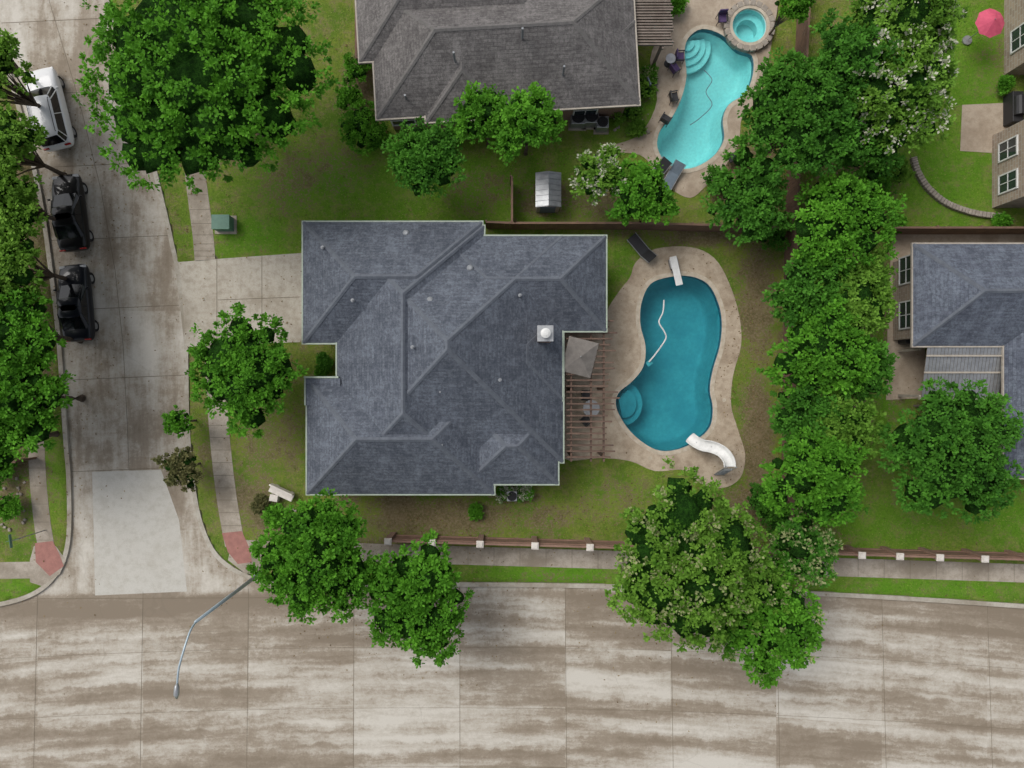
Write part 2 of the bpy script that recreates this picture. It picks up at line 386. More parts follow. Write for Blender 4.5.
for v,ua,ub in((20,0,108),(92,22,130),(165,38,150),(238,50,168),(308,60,178),(378,68,184),(470,70,189),(598,-100,330)):
    a=P(ua,v+2);b=P(ub,v-3 if v<590 else v); mb.ribbon([a,b],-.015,.015,-.1125)
mb.obj('road_joint',[M['joint']])
# ------------------------------------------------------------------ pools outlines
poolA=catmull(pxl([(650,284),(668,277),(690,276),(708,284),(718,302),(722,322),(720,346),(713,370),(710,390),(713,408),(710,427),(697,440),(680,449),(660,451),(643,443),(627,428),(616,408),(618,393),(632,381),(643,366),(645,346),(640,325),(641,303)]),True,4)
deckA=catmull(pxl([(636,262),(655,249),(690,247),(714,258),(729,283),(739,315),(741,345),(733,375),(731,405),(738,430),(745,455),(740,478),(722,488),(700,483),(684,470),(655,471),(630,461),(600,458),(563,458),(560,420),(560,360),(563,326),(600,318),(611,303),(620,290),(630,277)]),True,4)
poolB=catmull(pxl([(688,38),(702,29),(722,35),(738,50),(752,56),(753,75),(745,94),(729,105),(723,120),(724,140),(712,158),(690,169),(668,165),(657,148),(660,130),(673,115),(682,95),(686,75),(684,53)]),True,4)
deckB=catmull(pxl([(672,-60),(770,-60),(778,0),(772,40),(766,70),(758,100),(742,117),(738,145),(722,170),(706,186),(690,198),(670,188),(655,170),(640,155),(615,152),(612,146),(640,134),(657,100),(650,60),(663,20)]),True,4)
spa=[(P(748,28)[0]+1.02*math.cos(t),P(748,28)[1]+1.02*math.sin(t)) for t in np.linspace(0,2*math.pi,28,endpoint=False)]
# ------------------------------------------------------------------ ground
gx=np.concatenate([[-700,-300,-120,-75],np.arange(-60,60.01,.25),[75,120,300,700]])
gy=np.concatenate([[-700,-300,-120,-60],np.arange(-45,45.01,.25),[60,120,300,700]])
X,Y=np.meshgrid(gx,gy); Z=np.zeros_like(X)
sr=sdf(X,Y,ROAD); Z[sr<.27]=-.17
Z[(sdf(X,Y,apron)<.05)]=-.2
Z[(sdf(X,Y,poolA)<.36)]=-2.6; Z[(sdf(X,Y,poolB)<.36)]=-2.6; Z[(sdf(X,Y,spa)<.3)]=-1.8
far=(np.abs(X)>60.1)|(np.abs(Y)>45.1); Z[far]=-.17
U=512+X*F/H; V=384-Y*F/H
def blob(lst):
    A=np.zeros_like(X)
    for u,v,a,b,s in lst:
        r=((U-u)/a)**2+((V-v)/b)**2; A=np.maximum(A,s*np.exp(-r**1.5))
    return A
D=blob([(440,518,95,25,.95),(400,512,30,28,1.1),(545,520,40,22,.7),(262,440,34,60,.65),(250,500,40,30,.9),(270,520,30,22,1),(206,450,14,60,.6),(757,300,24,80,1),(757,440,20,80,1.1),(700,236,50,14,1),(640,230,50,8,.7),
 (825,350,50,190,1.1),(215,120,70,60,.9),(320,165,60,40,.55),(290,180,40,40,.65),(480,190,45,30,.55),(545,200,35,20,.9),(360,90,25,45,1),(600,205,50,18,.8),(745,180,45,50,1),(690,560,60,14,.8),(760,510,60,35,1),(895,320,16,110,.9),(940,450,45,40,.6),
 (20,300,40,260,1),(10,500,30,40,.9),(860,185,45,40,.8),(320,545,60,18,1),(400,545,60,12,.8),(640,100,22,40,.35),(1000,60,25,60,.5),(180,230,15,40,.4),(345,500,20,10,.8),(520,498,40,6,.9),(620,500,70,34,.5),(290,440,18,40,.7),(560,578,60,8,.5)])
L=blob([(940,170,70,90,.9),(960,60,60,100,.9),(560,575,110,14,1),(920,590,130,16,1),(870,520,120,40,.8),(1000,510,60,40,.9),(410,190,200,60,.75),(250,235,60,25,.9),(630,110,30,45,.9),(620,265,20,40,.6),(15,590,30,14,.9),(40,480,40,50,.7),(650,490,80,30,.25),(880,390,30,60,.9)])
D=np.maximum(D,.3-.14*L)
nx,ny=len(gx),len(gy); co=np.stack([X,Y,Z],-1).reshape(-1,3)
idx=np.arange(nx*ny).reshape(ny,nx); q=np.stack([idx[:-1,:-1],idx[:-1,1:],idx[1:,1:],idx[1:,:-1]],-1).reshape(-1,4)
def npmesh(name,co,q,attrs={},mats=(),midx=None,parent=None,smooth=False):
    me=bpy.data.meshes.new(name); me.vertices.add(len(co)); me.vertices.foreach_set('co',np.asarray(co,dtype=np.float32).ravel())
    k=q.shape[1]; me.loops.add(q.size); me.loops.foreach_set('vertex_index',q.ravel().astype(np.int32))
    me.polygons.add(len(q)); me.polygons.foreach_set('loop_start',np.arange(0,q.size,k,dtype=np.int32))
    try: me.polygons.foreach_set('loop_total',np.full(len(q),k,dtype=np.int32))
    except Exception: pass
    for m in mats: me.materials.append(m)
    if midx is not None: me.polygons.foreach_set('material_index',midx.astype(np.int32))
    if smooth: me.polygons.foreach_set('use_smooth',np.ones(len(q),bool))
    me.update(calc_edges=True)
    for a,val in attrs.items():
        at=me.attributes.new(a,'FLOAT','POINT'); at.data.foreach_set('value',val.ravel().astype(np.float32))
    o=bpy.data.objects.new(name,me); S.collection.objects.link(o)
    if parent is not None:
        o.parent=parent; o.matrix_parent_inverse=Matrix.Translation(-Vector(parent.location))
    return o
npmesh('ground',co,q,{'dirt':D,'lush':L},[M['grass']])
# ------------------------------------------------------------------ paving
mb=MB(); mb.sheet(pxl([(216,259),(302,253),(330,253),(330,341),(218,345)]),.012,0,.1)
ax0=P(180,0)[0]; ax1=P(216,0)[0]
def az(x,y): return -.112+(.124)*min(1,max(0,(x-ax0)/(ax1-ax0)))
mb.sheet(apron,az,0)
for u in (217,262): a=P(u,256);b=P(u,343); mb.ribbon([a,b],-.018,.018,.016,1)
mb.ribbon([P(218,300),P(300,297)],-.018,.018,.0165,1)
mb.obj('driveway',[M['drive'],M['joint']])
mb=MB()
L1=catmull(pxl([(190,120),(196,180),(203,235),(205,260)]),sub=4); mb.ribbon(L1,-.62,.62,.012,0,zb=-.1)
L2=catmull(pxl([(214,346),(217,400),(221,450),(227,500),(235,545)]),sub=4); mb.ribbon(L2,-.6,.6,.012,0,zb=-.1)
for L_ in (L1,L2):
    for k in range(1,len(L_)-1,1):
        a=L_[k]; mb.ribbon([(a[0]-.6,a[1]),(a[0]+.6,a[1])],-.012,.012,.0162,1)
def swv(u): return 553+ (u-380)*.0295+(u>700)*(u-700)*.004
L3=pxl([(u,swv(u)) for u in range(240,1500,40)]); mb.ribbon(L3,-.55,.55,.0125,0,zb=-.1)
for u in range(260,1480,26):
    v=swv(u); a=P(u,v-9); b=P(u,v+9); mb.ribbon([a,b],-.012,.012,.0166,1)
L4=catmull(pxl([(36,440),(38,480),(42,520),(46,545)]),sub=4); mb.ribbon(L4,-.5,.5,.0123,0,zb=-.1)
mb.ribbon(pxl([(-200,571),(-40,571),(34,570)]),-.5,.5,.0127,0,zb=-.1)
for v in range(450,545,18): mb.ribbon([P(29,v),P(49,v)],-.012,.012,.0163,1)
mb.sheet(pxl([(232,543),(262,545),(262,573),(246,574),(228,560)]),.0155,0)
mb.sheet(pxl([(30,560),(34,546),(56,546),(66,560),(60,574),(42,586),(30,582)]),.0155,0)
mb.obj('sidewalk',[M['walk'],M['joint']])
mb=MB(); mb.sheet(pxl([(222,533),(242,531),(250,549),(252,562),(238,564),(228,552)]),.0195); mb.sheet(pxl([(35,543),(53,541),(60,555),(64,566),(50,576),(36,562)]),.0195)
mb.obj('kerb_ramp_paving',[M['pink']])
# ------------------------------------------------------------------ pools
def pool(name,poly,deck,wm,pm,deckm,depth,shallow,extra_holes=()):
    e=empty(name,(sum(p[0] for p in poly)/len(poly),sum(p[1] for p in poly)/len(poly),0))
    mb=MB(); mb.sheet(deck,.03,0,.12,holes=[poly]+list(extra_holes)); mb.obj('deck',[M[deckm]],e)
    area=sum(poly[i][0]*poly[(i+1)%len(poly)][1]-poly[(i+1)%len(poly)][0]*poly[i][1] for i in range(len(poly)))
    sg=-1 if area>0 else 1
    mb=MB(); mb.ribbon(poly,-.02*sg,.24*sg,.055,0,True,zb=0); mb.obj('coping',[M['coping']],e)
    mb=MB(); mb.ribbon(poly,-.03*sg,-.005*sg,.02,0,True,zb=-.35); mb.obj('tile_band',[M['tile']],e)
    xs=[p[0] for p in poly]; ys=[p[1] for p in poly]
    ax=np.arange(min(xs)-.3,max(xs)+.3,.12); ay=np.arange(min(ys)-.3,max(ys)+.3,.12)
    A,B=np.meshgrid(ax,ay); d=-sdf(A,B,poly)
    dd=depth-(depth-1.0)*shallow(A,B)
    Zf=-.25-np.clip(d*2.2,0,1)**.6*dd; Zf[d<0]=-.25
    n1,n2=len(ax),len(ay); ii=np.arange(n1*n2).reshape(n2,n1)
    qq=np.stack([ii[:-1,:-1],ii[:-1,1:],ii[1:,1:],ii[1:,:-1]],-1).reshape(-1,4); keep=(d.ravel()[qq]>-.15).any(1)
    npmesh('basin',np.stack([A,B,Zf],-1).reshape(-1,3),qq[keep],{},[M[pm]],None,e,True)
    mb=MB(); mb.sheet(offs(poly,-.01*sg,True),-.1); mb.obj('water',[M[wm]],e)
    return e
def shA(x,y): return np.clip((y*-1+0-1.5)/4,0,1)*.35
pa=pool('swimming_pool',poolA,deckA,'water_teal','plaster_dark','deck',1.9,shA)
mb=MB()
for r,z in((1.15,-.75),(.75,-.5)):
    c=P(628,404); pts=[(c[0]-.15+r*math.cos(t),c[1]+r*1.15*math.sin(t)) for t in np.linspace(-math.pi*.55,math.pi*.42,14)]
    pts.append((c[0]-.5,c[1]+.3)); mb.sheet(pts,z,0,.3)
mb.obj('entry_steps',[M['plaster_dark']],pa)
pbp=pool('swimming_pool',poolB,deckB,'water_cyan','plaster','deck2',1.4,lambda x,y:np.clip((y-15.5)/5,0,1),[spa])
mb=MB()
for k in range(4):
    r=1.6-.38*k; c=P(694,48); pts=[(c[0]-.35+r*math.cos(t),c[1]+.45+r*math.sin(t)) for t in np.linspace(-1.75,.35,12)]; pts.append((c[0]-.6,c[1]+.6)); mb.sheet(pts,-.85+.18*k,0,.2)
mb.obj('entry_steps',[M['plaster']],pbp)
cx,cy=P(748,28); e=empty('spa_tub',(cx,cy,0))
circ=lambda r:[(cx+r*math.cos(t),cy+r*math.sin(t)) for t in np.linspace(0,2*math.pi,36,endpoint=False)]
mb=MB(); mb.ribbon(circ(1.02),0,-.42,.32,0,True,zb=-.2)
for k in range(22):
    t=k*2*math.pi/22; mb.box((cx+1.36*math.cos(t),cy+1.36*math.sin(t),.2),(.34,.33,.3),t,1)
mb.obj('rim',[M['coping'],M['rock']],e,bevel=.02)
mb=MB(); mb.sheet(circ(1.02),-.9,0); mb.ribbon(circ(1.02),0,.02,.2,0,True,zb=-.9); mb.ribbon(circ(.62),0,-.38,-.25,0,True,zb=-.9); mb.obj('basin',[M['plaster']],e)
mb=MB(); mb.sheet(circ(1.01),.14); mb.obj('water',[M['water_cyan']],e)
# diving board
e=empty('diving_board',P3(676,268)); a=P3(673,258,.4); b=P3(679,284,.4); d=(b-a); ang=math.atan2(d.y,d.x)
mb=MB(); c=(a+b)/2; mb.box((c.x,c.y,.46),(1.75,.42,.06),ang,0); o=mb.obj('board',[M['white']],e,bevel=.02)
mb=MB(); t=a+d*.2; mb.box((t.x,t.y,.22),(.6,.5,.42),ang,0); t2=a+d*.48; mb.box((t2.x,t2.y,.22),(.12,.42,.42),ang,0); mb.obj('stand',[M['metal']],e,bevel=.02)
# slide
e=empty('pool_slide',P3(712,455))
path=[(689,437,.25),(694,441,.45),(702,445,.9),(712,447,1.4),(722,452,1.8),(728,460,2.0),(729,467,2.05)]
pts=catmull([tuple(P3(*p)) for p in path],sub=5)
mb=MB(); n=len(pts)
prof=[(-.3,.2),(-.26,.02),(-.13,-.05),(.13,-.05),(.26,.02),(.3,.2)]
rows=[]
for k,p in enumerate(pts):
    a=pts[max(k-1,0)]; b=pts[min(k+1,n-1)]; t=Vector((b[0]-a[0],b[1]-a[1],0)).normalized(); sd=Vector((-t.y,t.x,0))
    rows.append([Vector(p)+sd*w+Vector((0,0,h)) for w,h in prof])
for k in range(n-1):
    for j in range(5): mb.face([rows[k][j],rows[k+1][j],rows[k+1][j+1],rows[k][j+1]])
o=mb.obj('chute',[M['white']],e,smooth=True,merge=True); so=o.modifiers.new('t','SOLIDIFY'); so.thickness=.05
mb=MB(); tp=Vector(pts[-1])
for sx in(-.28,.28): mb.tube([(tp.x+sx,tp.y-.7,.02),(tp.x+sx,tp.y-.1,2.0),(tp.x+sx,tp.y+.05,2.6)],.025,6)
for k in range(7):
    f=(k+1)/8; mb.box((tp.x,tp.y-.7+f*.6,f*2.0),(.56,.12,.04))
for p in(pts[len(pts)//2],pts[len(pts)//4]): mb.tube([(p[0],p[1],.02),(p[0],p[1],p[2]-.05)],.04,8)
mb.obj('ladder',[M['metal']],e)
e=empty('pool_cleaner_hose',P3(660,330)); hp=[(664,300),(663,312),(659,322),(664,331),(666,338),(660,348),(654,356),(649,362)]
mb=MB(); mb.tube(catmull([tuple(P3(u,v,-.08)) for u,v in hp],sub=5),.045,6,0); c=P3(649,363,-.3); mb.box(c,(.35,.3,.2),.6,0); mb.obj('hose',[M['white']],e)
e2=empty('pool_cleaner_hose',P3(705,90)); mb=MB(); mb.tube(catmull([tuple(P3(u,v,-.08)) for u,v in [(704,70),(712,80),(706,92),(712,105),(700,118),(690,125)]],sub=5),.025,6,0); mb.obj('hose',[M['sling']],e2)
mb=MB()
for u,v in((724,400),(612,425),(650,458)):
    c=P(u,v); mb.cyl(c[0],c[1],.031,.04,.12,12)
mb.obj('skimmer_lid',[M['coping']],pa)
# ------------------------------------------------------------------ houses
def Rc(u0,v0,u1,v1,z):
    x0,y1=P(u0,v0,z); x1,y0=P(u1,v1,z); return x0,y0,x1,y1
def capline(mb,p,q,drop,w=.12,mat=0):
    p=Vector(p); q=Vector(q); d=q-p
    if d.length<.05: return
    s=Vector((-d.y,d.x,0)).normalized()*w; up=Vector((0,0,.035)); dn=Vector((0,0,.03-drop*w))
    n=max(1,int(d.length/.3))
    for k in range(n):
        a=p+d*(k/n); b=p+d*((k+.97)/n); lift=Vector((0,0,.006*(k%2)))
        mb.face([a+s+dn+lift,b+s+dn+lift,b+up+lift,a+up+lift],mat); mb.face([a+up+lift,b+up+lift,b-s+dn+lift,a-s+dn+lift],mat)
def hip(roof,caps,gut,sof,r,z,pitch,hipL=True,hipR=True,gutter=True):
    x0,y0,x1,y1=r; w,d=x1-x0,y1-y0
    A=(x0,y0,z);B=(x1,y0,z);C=(x1,y1,z);Dd=(x0,y1,z)
    if w>=d:
        h=d/2; zr=z+h*pitch; a=(x0+(h if hipL else 0),y0+h,zr); b=(x1-(h if hipR else 0),y0+h,zr)
        fs=[[A,B,b,a],[C,Dd,a,b],[B,C,b],[Dd,A,a]]; hl=[(A,a),(Dd,a),(B,b),(C,b)]
    else:
        h=w/2; zr=z+h*pitch; a=(x0+h,y0+(h if hipL else 0),zr); b=(x0+h,y1-(h if hipR else 0),zr)
        fs=[[B,C,b,a],[Dd,A,a,b],[A,B,a],[C,Dd,b]]; hl=[(A,a),(B,a),(Dd,b),(C,b)]
    for f in fs: roof.face(f)
    capline(caps,a,b,pitch)
    for p,q_ in hl: capline(caps,p,q_,pitch*.72)
    g=.08; zt=z+.01
    for (xa,xb,ya,yb) in((x0-g,x1+g,y0-g,y0),(x0-g,x1+g,y1,y1+g),(x0-g,x0,y0+.001,y1-.001),(x1,x1+g,y0+.001,y1-.001)):
        gut.bx(xa,xb,ya,yb,zt-.13,zt)
    sof.face([(x0,y0,z-.1),(x0,y1,z-.1),(x1,y1,z-.1),(x1,y0,z-.1)])
def win(fr,gl,x,y,z,w,h,ang):
    n=Vector((math.cos(ang),math.sin(ang),0)); s=Vector((-n.y,n.x,0)); c=Vector((x,y,z))
    gl.box(c+n*.01,(w,.06,h),ang+math.pi/2)
    for sg in(-1,1):
        fr.box(c+n*.03+s*sg*(w/2+.03),(.08,.1,h+.16),ang+math.pi/2); fr.box(c+n*.03+Vector((0,0,sg*(h/2+.04))),(w,.1,.08),ang+math.pi/2)
    fr.box(c+n*.035,(.04,.07,h),ang+math.pi/2); fr.box(c+n*.034,(w,.07,.04),ang+math.pi/2)
def house(name,rects,z,pitch,roofm,capm,wallm,wins,inset=.5,center=(0,0),eps=.004,gutm='fascia'):
    e=empty(name,(center[0],center[1],0)); roof,caps,gut,sof,wal,fr,gl=[MB() for _ in range(7)]
    for k,r in enumerate(rects):
        zz=z+k*eps; R_=Rc(*r[:4],zz); fl=r[4] if len(r)>4 else {}
        p=fl.get('pitch',pitch); zz+=fl.get('dz',0)
        hip(roof,caps,gut,sof,R_,zz,p,fl.get('l',True),fl.get('r',True))
        i=inset+k*.006; wal.bx(R_[0]+i,R_[2]-i,R_[1]+i,R_[3]-i,-.1,z-.12+k*.002)
    roof.obj('roof',[M[roofm]],e); caps.obj('ridge_caps',[M[capm]],e); gut.obj('gutters',[M[gutm]],e); sof.obj('soffit',[M['soffit']],e); wal.obj('walls',[M[wallm]],e)
    for w in wins: win(fr,gl,*w)
    if wins: fr.obj('window_frames',[M['white']],e); gl.obj('window_glass',[M['glass']],e)
    return e
ZE=3.0
rects=[(303,222,482,343),(345,236,563,462),(337,226,484,485),(307,379,494,494),(440,236,606,331),(466,404,558,484),(490,310,562,400)]
r0=Rc(*rects[0],ZE); r3=Rc(*rects[3],ZE); r1=Rc(*rects[1],ZE); r4=Rc(*rects[4],ZE); r5=Rc(*rects[5],ZE)
W=math.pi
wins=[((r3[0]+.5),(r3[1]+r3[3])/2,1.5,1.6,1.5,W)]
for x in(-9.5,-6.5,-3): wins.append((x,r3[1]+.5,1.5,1.4,1.4,-W/2))
for x in(-9,-5): wins.append((x,r0[3]-.5,1.6,1.2,1.1,W/2))
for x in(1.5,3.6): wins.append((x,r4[3]-.53,1.6,1.2,1.1,W/2))
for y in(2.4,-.3,-2.6): wins.append((r1[2]-.5,y,1.3,1.8,2.1,0))
wins.append(((r5[0]+r5[2])/2+.3,r5[1]+.53,1.5,1.5,1.4,-W/2))
hs=house('brick_house',rects,ZE,.66,'roof_main','cap_main','brick',wins,center=P(430,350))
mb=MB(); gy0=(r0[1]+r0[3])/2
for sy in(-1.6,1.6):
    for k in range(4): mb.box((r0[0]+.47,gy0+sy,.3+k*.57),(.08,2.6,.54))
mb.obj('garage_doors',[M['white']],hs,bevel=.01)
mb=MB(); d0=P(338,362,0); mb.bx(d0[0]+.4,d0[0]+.5,d0[1]-.5,d0[1]+.5,0,2.1); mb.obj('front_door',[M['woodbrown']],hs)
pr=Rc(309,380,338,405,2.6)
mb=MB(); mb.face([(pr[0],pr[1],3.2),(pr[2]+.3,pr[1],3.3),(pr[2]+.3,pr[3]+.1,3.3),(pr[0],pr[3]+.1,3.2)]); mb.obj('porch_roof',[M['roof_main']],hs)
mb=MB(); mb.bx(pr[0]-.08,pr[2]+.2,pr[3]+.1,pr[3]+.2,3.1,3.33); mb.bx(pr[0]-.08,pr[0],pr[1],pr[3]+.1,3.1,3.24); mb.cyl(pr[0]+.3,pr[3]-.2,0,3.1,.14); mb.obj('porch_trim',[M['fascia']],hs)
c=P3(545,334,5.2); mb=MB(); mb.bx(c.x-.36,c.x+.36,c.y-.36,c.y+.36,3,5.6); mb.obj('chimney',[M['brick']],hs)
mb=MB(); mb.bx(c.x-.42,c.x+.42,c.y-.42,c.y+.42,5.6,5.66); mb.obj('chimney_crown',[M['metal']],hs,bevel=.01)
mb=MB(); mb.cyl(c.x,c.y,5.66,5.95,.16); mb.cyl(c.x,c.y,5.95,6.02,.27,16,0,.12)
mb.obj('chimney_cap',[M['white']],hs,bevel=.01)
mb=MB()
for u,v,z,kind in((412,347,6.2,0),(406,233,3.5,1),(322,247,4.2,0),(392,443,4.6,0),(440,392,5.6,0),(352,300,4.9,0),(470,268,4.4,1),(520,295,4.8,0),(442,445,4.8,0),(430,300,5.5,1),(500,380,5.8,0)):
    c=P(u,v,z)
    if kind==0: mb.cyl(c[0],c[1],z-.9,z+.03,.05,10); mb.cyl(c[0],c[1],z-.12,z-.08,.10,10)
    else: mb.cyl(c[0],c[1],z-.9,z+.02,.1,12); mb.cyl(c[0],c[1],z+.02,z+.09,.18,12,0,.1)
mb.obj('roof_vents',[M['vent']],hs)
# top house
trs=[(371,-20,634,112),(357,-170,560,54),(560,28,634,108,{'pitch':.55}),(420,10,500,118,{'pitch':.6}),(500,-120,597,40)]
tc=P(500,40); tr=Rc(371,-20,634,112,3.1)
wins=[(x,tr[1]+.5,1.5,1.3,1.3,-W/2) for x in(-6.6,-1.5,1.4,4.0)]
ht=house('brick_house',trs,3.1,.6,'roof_top','cap_top','brick',wins,center=tc,gutm='trim'); ht.rotation_euler[2]=math.radians(3.2)
mb=MB()
for u,v,z in((560,70,5),(450,50,5.5),(520,30,6),(400,90,4)):
    c=P(u,v,z); mb.cyl(c[0],c[1],z-1,z+.05,.06,10)
mb.obj('roof_vents',[M['vent']],ht)
# right house
rr=[(913,244,1120,346),(1004,290,1180,478)]
q_=Rc(913,244,1120,346,3); wins=[(q_[0]+.5,y,1.5,1.5,1.3,W) for y in(6.6,4.0)]
hr=house('stone_house',rr,3.0,.62,'roof_right','cap_main','stone',wins,center=P(1000,350),gutm='trim')
x0,y0,x1,y1=Rc(925,347,1003,398,2.7)
mb=MB(); nrib=22
for k in range(nrib):
    xa=x0+(x1-x0)*k/nrib; xb=x0+(x1-x0)*(k+.88)/nrib
    mb.face([(xa,y0,2.35),(xb,y0,2.35),(xb,y1,2.95),(xa,y1,2.95)],0)
mb.face([(x0,y0,2.3),(x1,y0,2.3),(x1,y1,2.9),(x0,y1,2.9)],1)
mb.obj('patio_cover',[M['metal'],M['woodgrey']],hr)
mb=MB(); mb.box(((x0+x1)/2,y0-.04,2.3),(x1-x0+.2,.12,.16)); mb.box(((x0+x1)/2,(y0+y1)/2,2.68),(x1-x0+.1,.1,.05)); mb.box(((x0+x1)/2,y1-.5,2.92),(x1-x0+.1,.1,.05))
for x in(x0,x1):
    for y in(y0+.1,y1-.1): mb.bx(x-.07,x+.07,y-.07,y+.07,0,2.25)
mb.obj('patio_cover_frame',[M['trim']],hr)
x0,y0,x1,y1=Rc(925,398,1003,402,1.2)
mb=MB(); mb.bx(x0,x1,y0-.3,y0-.2,0,2.2); mb.obj('patio_screen',[M['woodgrey']],hr)
# top right two-storey house
e=empty('stone_house',P3(1060,120)); wal,fr,gl=MB(),MB(),MB()
a=P(992,208);b=P(1004,75)
wal.bx(a[0],a[0]+14,a[1],P(0,136)[1],-.1,5.6); wal.bx(b[0]+.01,b[0]+13,b[1],b[1]+16,-.1,5.59); wal.bx(a[0]+2.2,a[0]+12,P(0,136)[1]-.1,b[1]+.1,-.1,5.58)
wal.obj('walls',[M['stone']],e)
for y in((a[1]+P(0,136)[1])/2+.9,(a[1]+P(0,136)[1])/2-1.0): 
    for z in(1.4,4.2): win(fr,gl,a[0],y,z,1.0,1.4,W)
for y in(b[1]+1.6,b[1]+5):
    for z in(1.4,4.2): win(fr,gl,b[0],y,z,1.2,1.4,W)
fr.obj('window_frames',[M['white']],e); gl.obj('window_glass',[M['glass']],e)
ro,ca,gu,so_=MB(),MB(),MB(),MB()
hip(ro,ca,gu,so_,(a[0]-.45,a[1]-.45,a[0]+15,P(0,136)[1]+.45),5.6,.6); hip(ro,ca,gu,so_,(b[0]-.45,b[1]-.45,b[0]+14,b[1]+16.5),5.606,.6)
ro.obj('roof',[M['roof_top']],e); ca.obj('ridge_caps',[M['cap_top']],e); gu.obj('gutters',[M['white']],e); so_.obj('soffit',[M['soffit']],e)
mb=MB(); mb.sheet(pxl([(962,105),(1004,103),(1020,148),(992,153),(960,151)]),.02,0,.1); mb.sheet(pxl([(892,232),(1024,232),(1024,250),(925,250),(925,398),(886,400),(888,300)]),.0205,1,.1)
mb.obj('patio_paving',[M['deck2'],M['deck2']])
# ------------------------------------------------------------------ pergolas
def pergola(name,u0,v0,u1,v1,z,n,mat,jit=.15):
    x0,y0,x1,y1=Rc(u0,v0,u1,v1,z); e=empty(name,((x0+x1)/2,(y0+y1)/2,0)); mb=MB()
    for k in range(n):
        j0=random.uniform(-jit,jit); y=y0+(y1-y0)*(k+.5)/n
        mb.box(((x0+x1+j0)/2,y,z),(x1-x0+j0,.085,.14),random.uniform(-.006,.006))
    mb.obj('slats',[M[mat]],e)
    mb=MB()
    for x in(x0+.3,(x0+x1)/2+.1,x1-.5): mb.box((x,(y0+y1)/2,z-.16),(.1,y1-y0+.2,.17))
    mb.obj('beams',[M[mat]],e)
    mb=MB()
    for x in(x0+.35,x1-.5):
        for y in(y0+.2,(y0+y1)/2,y1-.3): mb.bx(x-.07,x+.07,y-.07,y+.07,0,z-.25)
    mb.obj('posts',[M[mat]],e)
    return e
pergola('pergola',566,318,613,460,2.7,24,'woodbrown',.4)
pergola('pergola',596,-40,672,46,2.8,30,'woodgrey',.1)
e=empty('patio_umbrella',P3(580,357)); c=P3(580,357,2.95); mb=MB(); ang=math.radians(-14)
cor=[c+Matrix.Rotation(ang,3,'Z')@Vector((sx*.85,sy*1.0,-.1)) for sx,sy in((-1,-1),(1,-1),(1,1),(-1,1))]
top=c+Vector((0,0,.45))
for k in range(4):
    a,b=cor[k],cor[(k+1)%4]; m_=(a+b)/2+Vector((0,0,.04)); mb.face([a,m_,top]); mb.face([m_,b,top])
mb.obj('canopy',[M['taupe']],e); mb=MB(); mb.tube([(c.x,c.y,.03),(c.x,c.y,3.47)],.03,8)
for k in cor: mb.tube([tuple(top-Vector((0,0,.08))),tuple(k-Vector((0,0,.03)))],.015,5)
mb.cyl(c.x,c.y,.03,.12,.3); mb.obj('pole',[M['metal']],e)
e=empty('patio_umbrella',P3(994,20)); c=P3(994,20,2.4); mb=MB(); n=8
for k in range(n):
    t0,t1=2*math.pi*k/n,2*math.pi*(k+1)/n; r=.85
    a=c+Vector((r*math.cos(t0),r*math.sin(t0),-.35)); b=c+Vector((r*math.cos(t1),r*math.sin(t1),-.35)); m_=(a+b)/2+Vector((0,0,.05))
    mb.face([a,m_,c+Vector((0,0,.08))]); mb.face([m_,b,c+Vector((0,0,.08))])
mb.obj('canopy',[M['pinkcanvas']],e); mb=MB(); mb.tube([(c.x,c.y,0),(c.x,c.y,2.55)],.025,8); mb.cyl(c.x,c.y,0,.1,.28); mb.obj('pole',[M['metal']],e)
# ------------------------------------------------------------------ fences
def fence(name,pts,h,mat,posts=2.4,caps=None,plank=.15):
    e=empty(name,(pts[0][0],pts[0][1],0)); mb=MB(); pm=MB(); rl=MB()
    for a,b in zip(pts[:-1],pts[1:]):
        a=Vector((*a,0)); b=Vector((*b,0)); d=b-a; L_=d.length; ang=math.atan2(d.y,d.x); n=int(L_/plank)
        s=Vector((-d.y,d.x,0)).normalized()
        for k in range(n):
            p=a+d*((k+.5)/n); hh=h+random.uniform(-.015,.015); mb.box((p.x,p.y,hh/2),(plank*.92,.022,hh),ang+random.uniform(-.02,.02))
        for z in(.35,h-.35): c=(a+b)/2+s*.04; rl.box((c.x,c.y,z),(L_,.05,.09),ang)
        c=(a+b)/2; rl.box((c.x,c.y,h+.03),(L_,.12,.04),ang)
        if not caps:
            n=max(1,int(L_/posts))
            for k in range(n+1): p=a+d*(k/n)+s*.07; pm.box((p.x,p.y,h/2+.03),(.1,.1,h+.08),ang)
    mb.obj('boards',[M[mat]],e); rl.obj('rails',[M[mat]],e)
    if not caps: pm.obj('posts',[M[mat]],e)
    return e
def fpt(u,z=0): v=541.5+(u-385)*.029; return P(u,v,z)
SF=[fpt(u,1.9) for u in(383,540,700,860,1030,1200,1500)]
sfe=fence('boundary_fence',SF,1.75,'fencered',caps=True)
mb=MB(); mc=MB()
for u in(388,432,480,535,590,645,700,750,790,826,862,900,940,985,1030,1080,1130):
    x,y=fpt(u,1.9); a=math.atan2(-.029,1); mb.box((x,y,.93),(.32,.32,1.86),a); mc.box((x,y,1.91),(.42,.4,.1),a); mc.box((x,y,1.98),(.3,.28,.06),a)
mb.obj('pillars',[M['brick']],sfe); mc.obj('pillar_caps',[M['capstone']],sfe,bevel=.015)
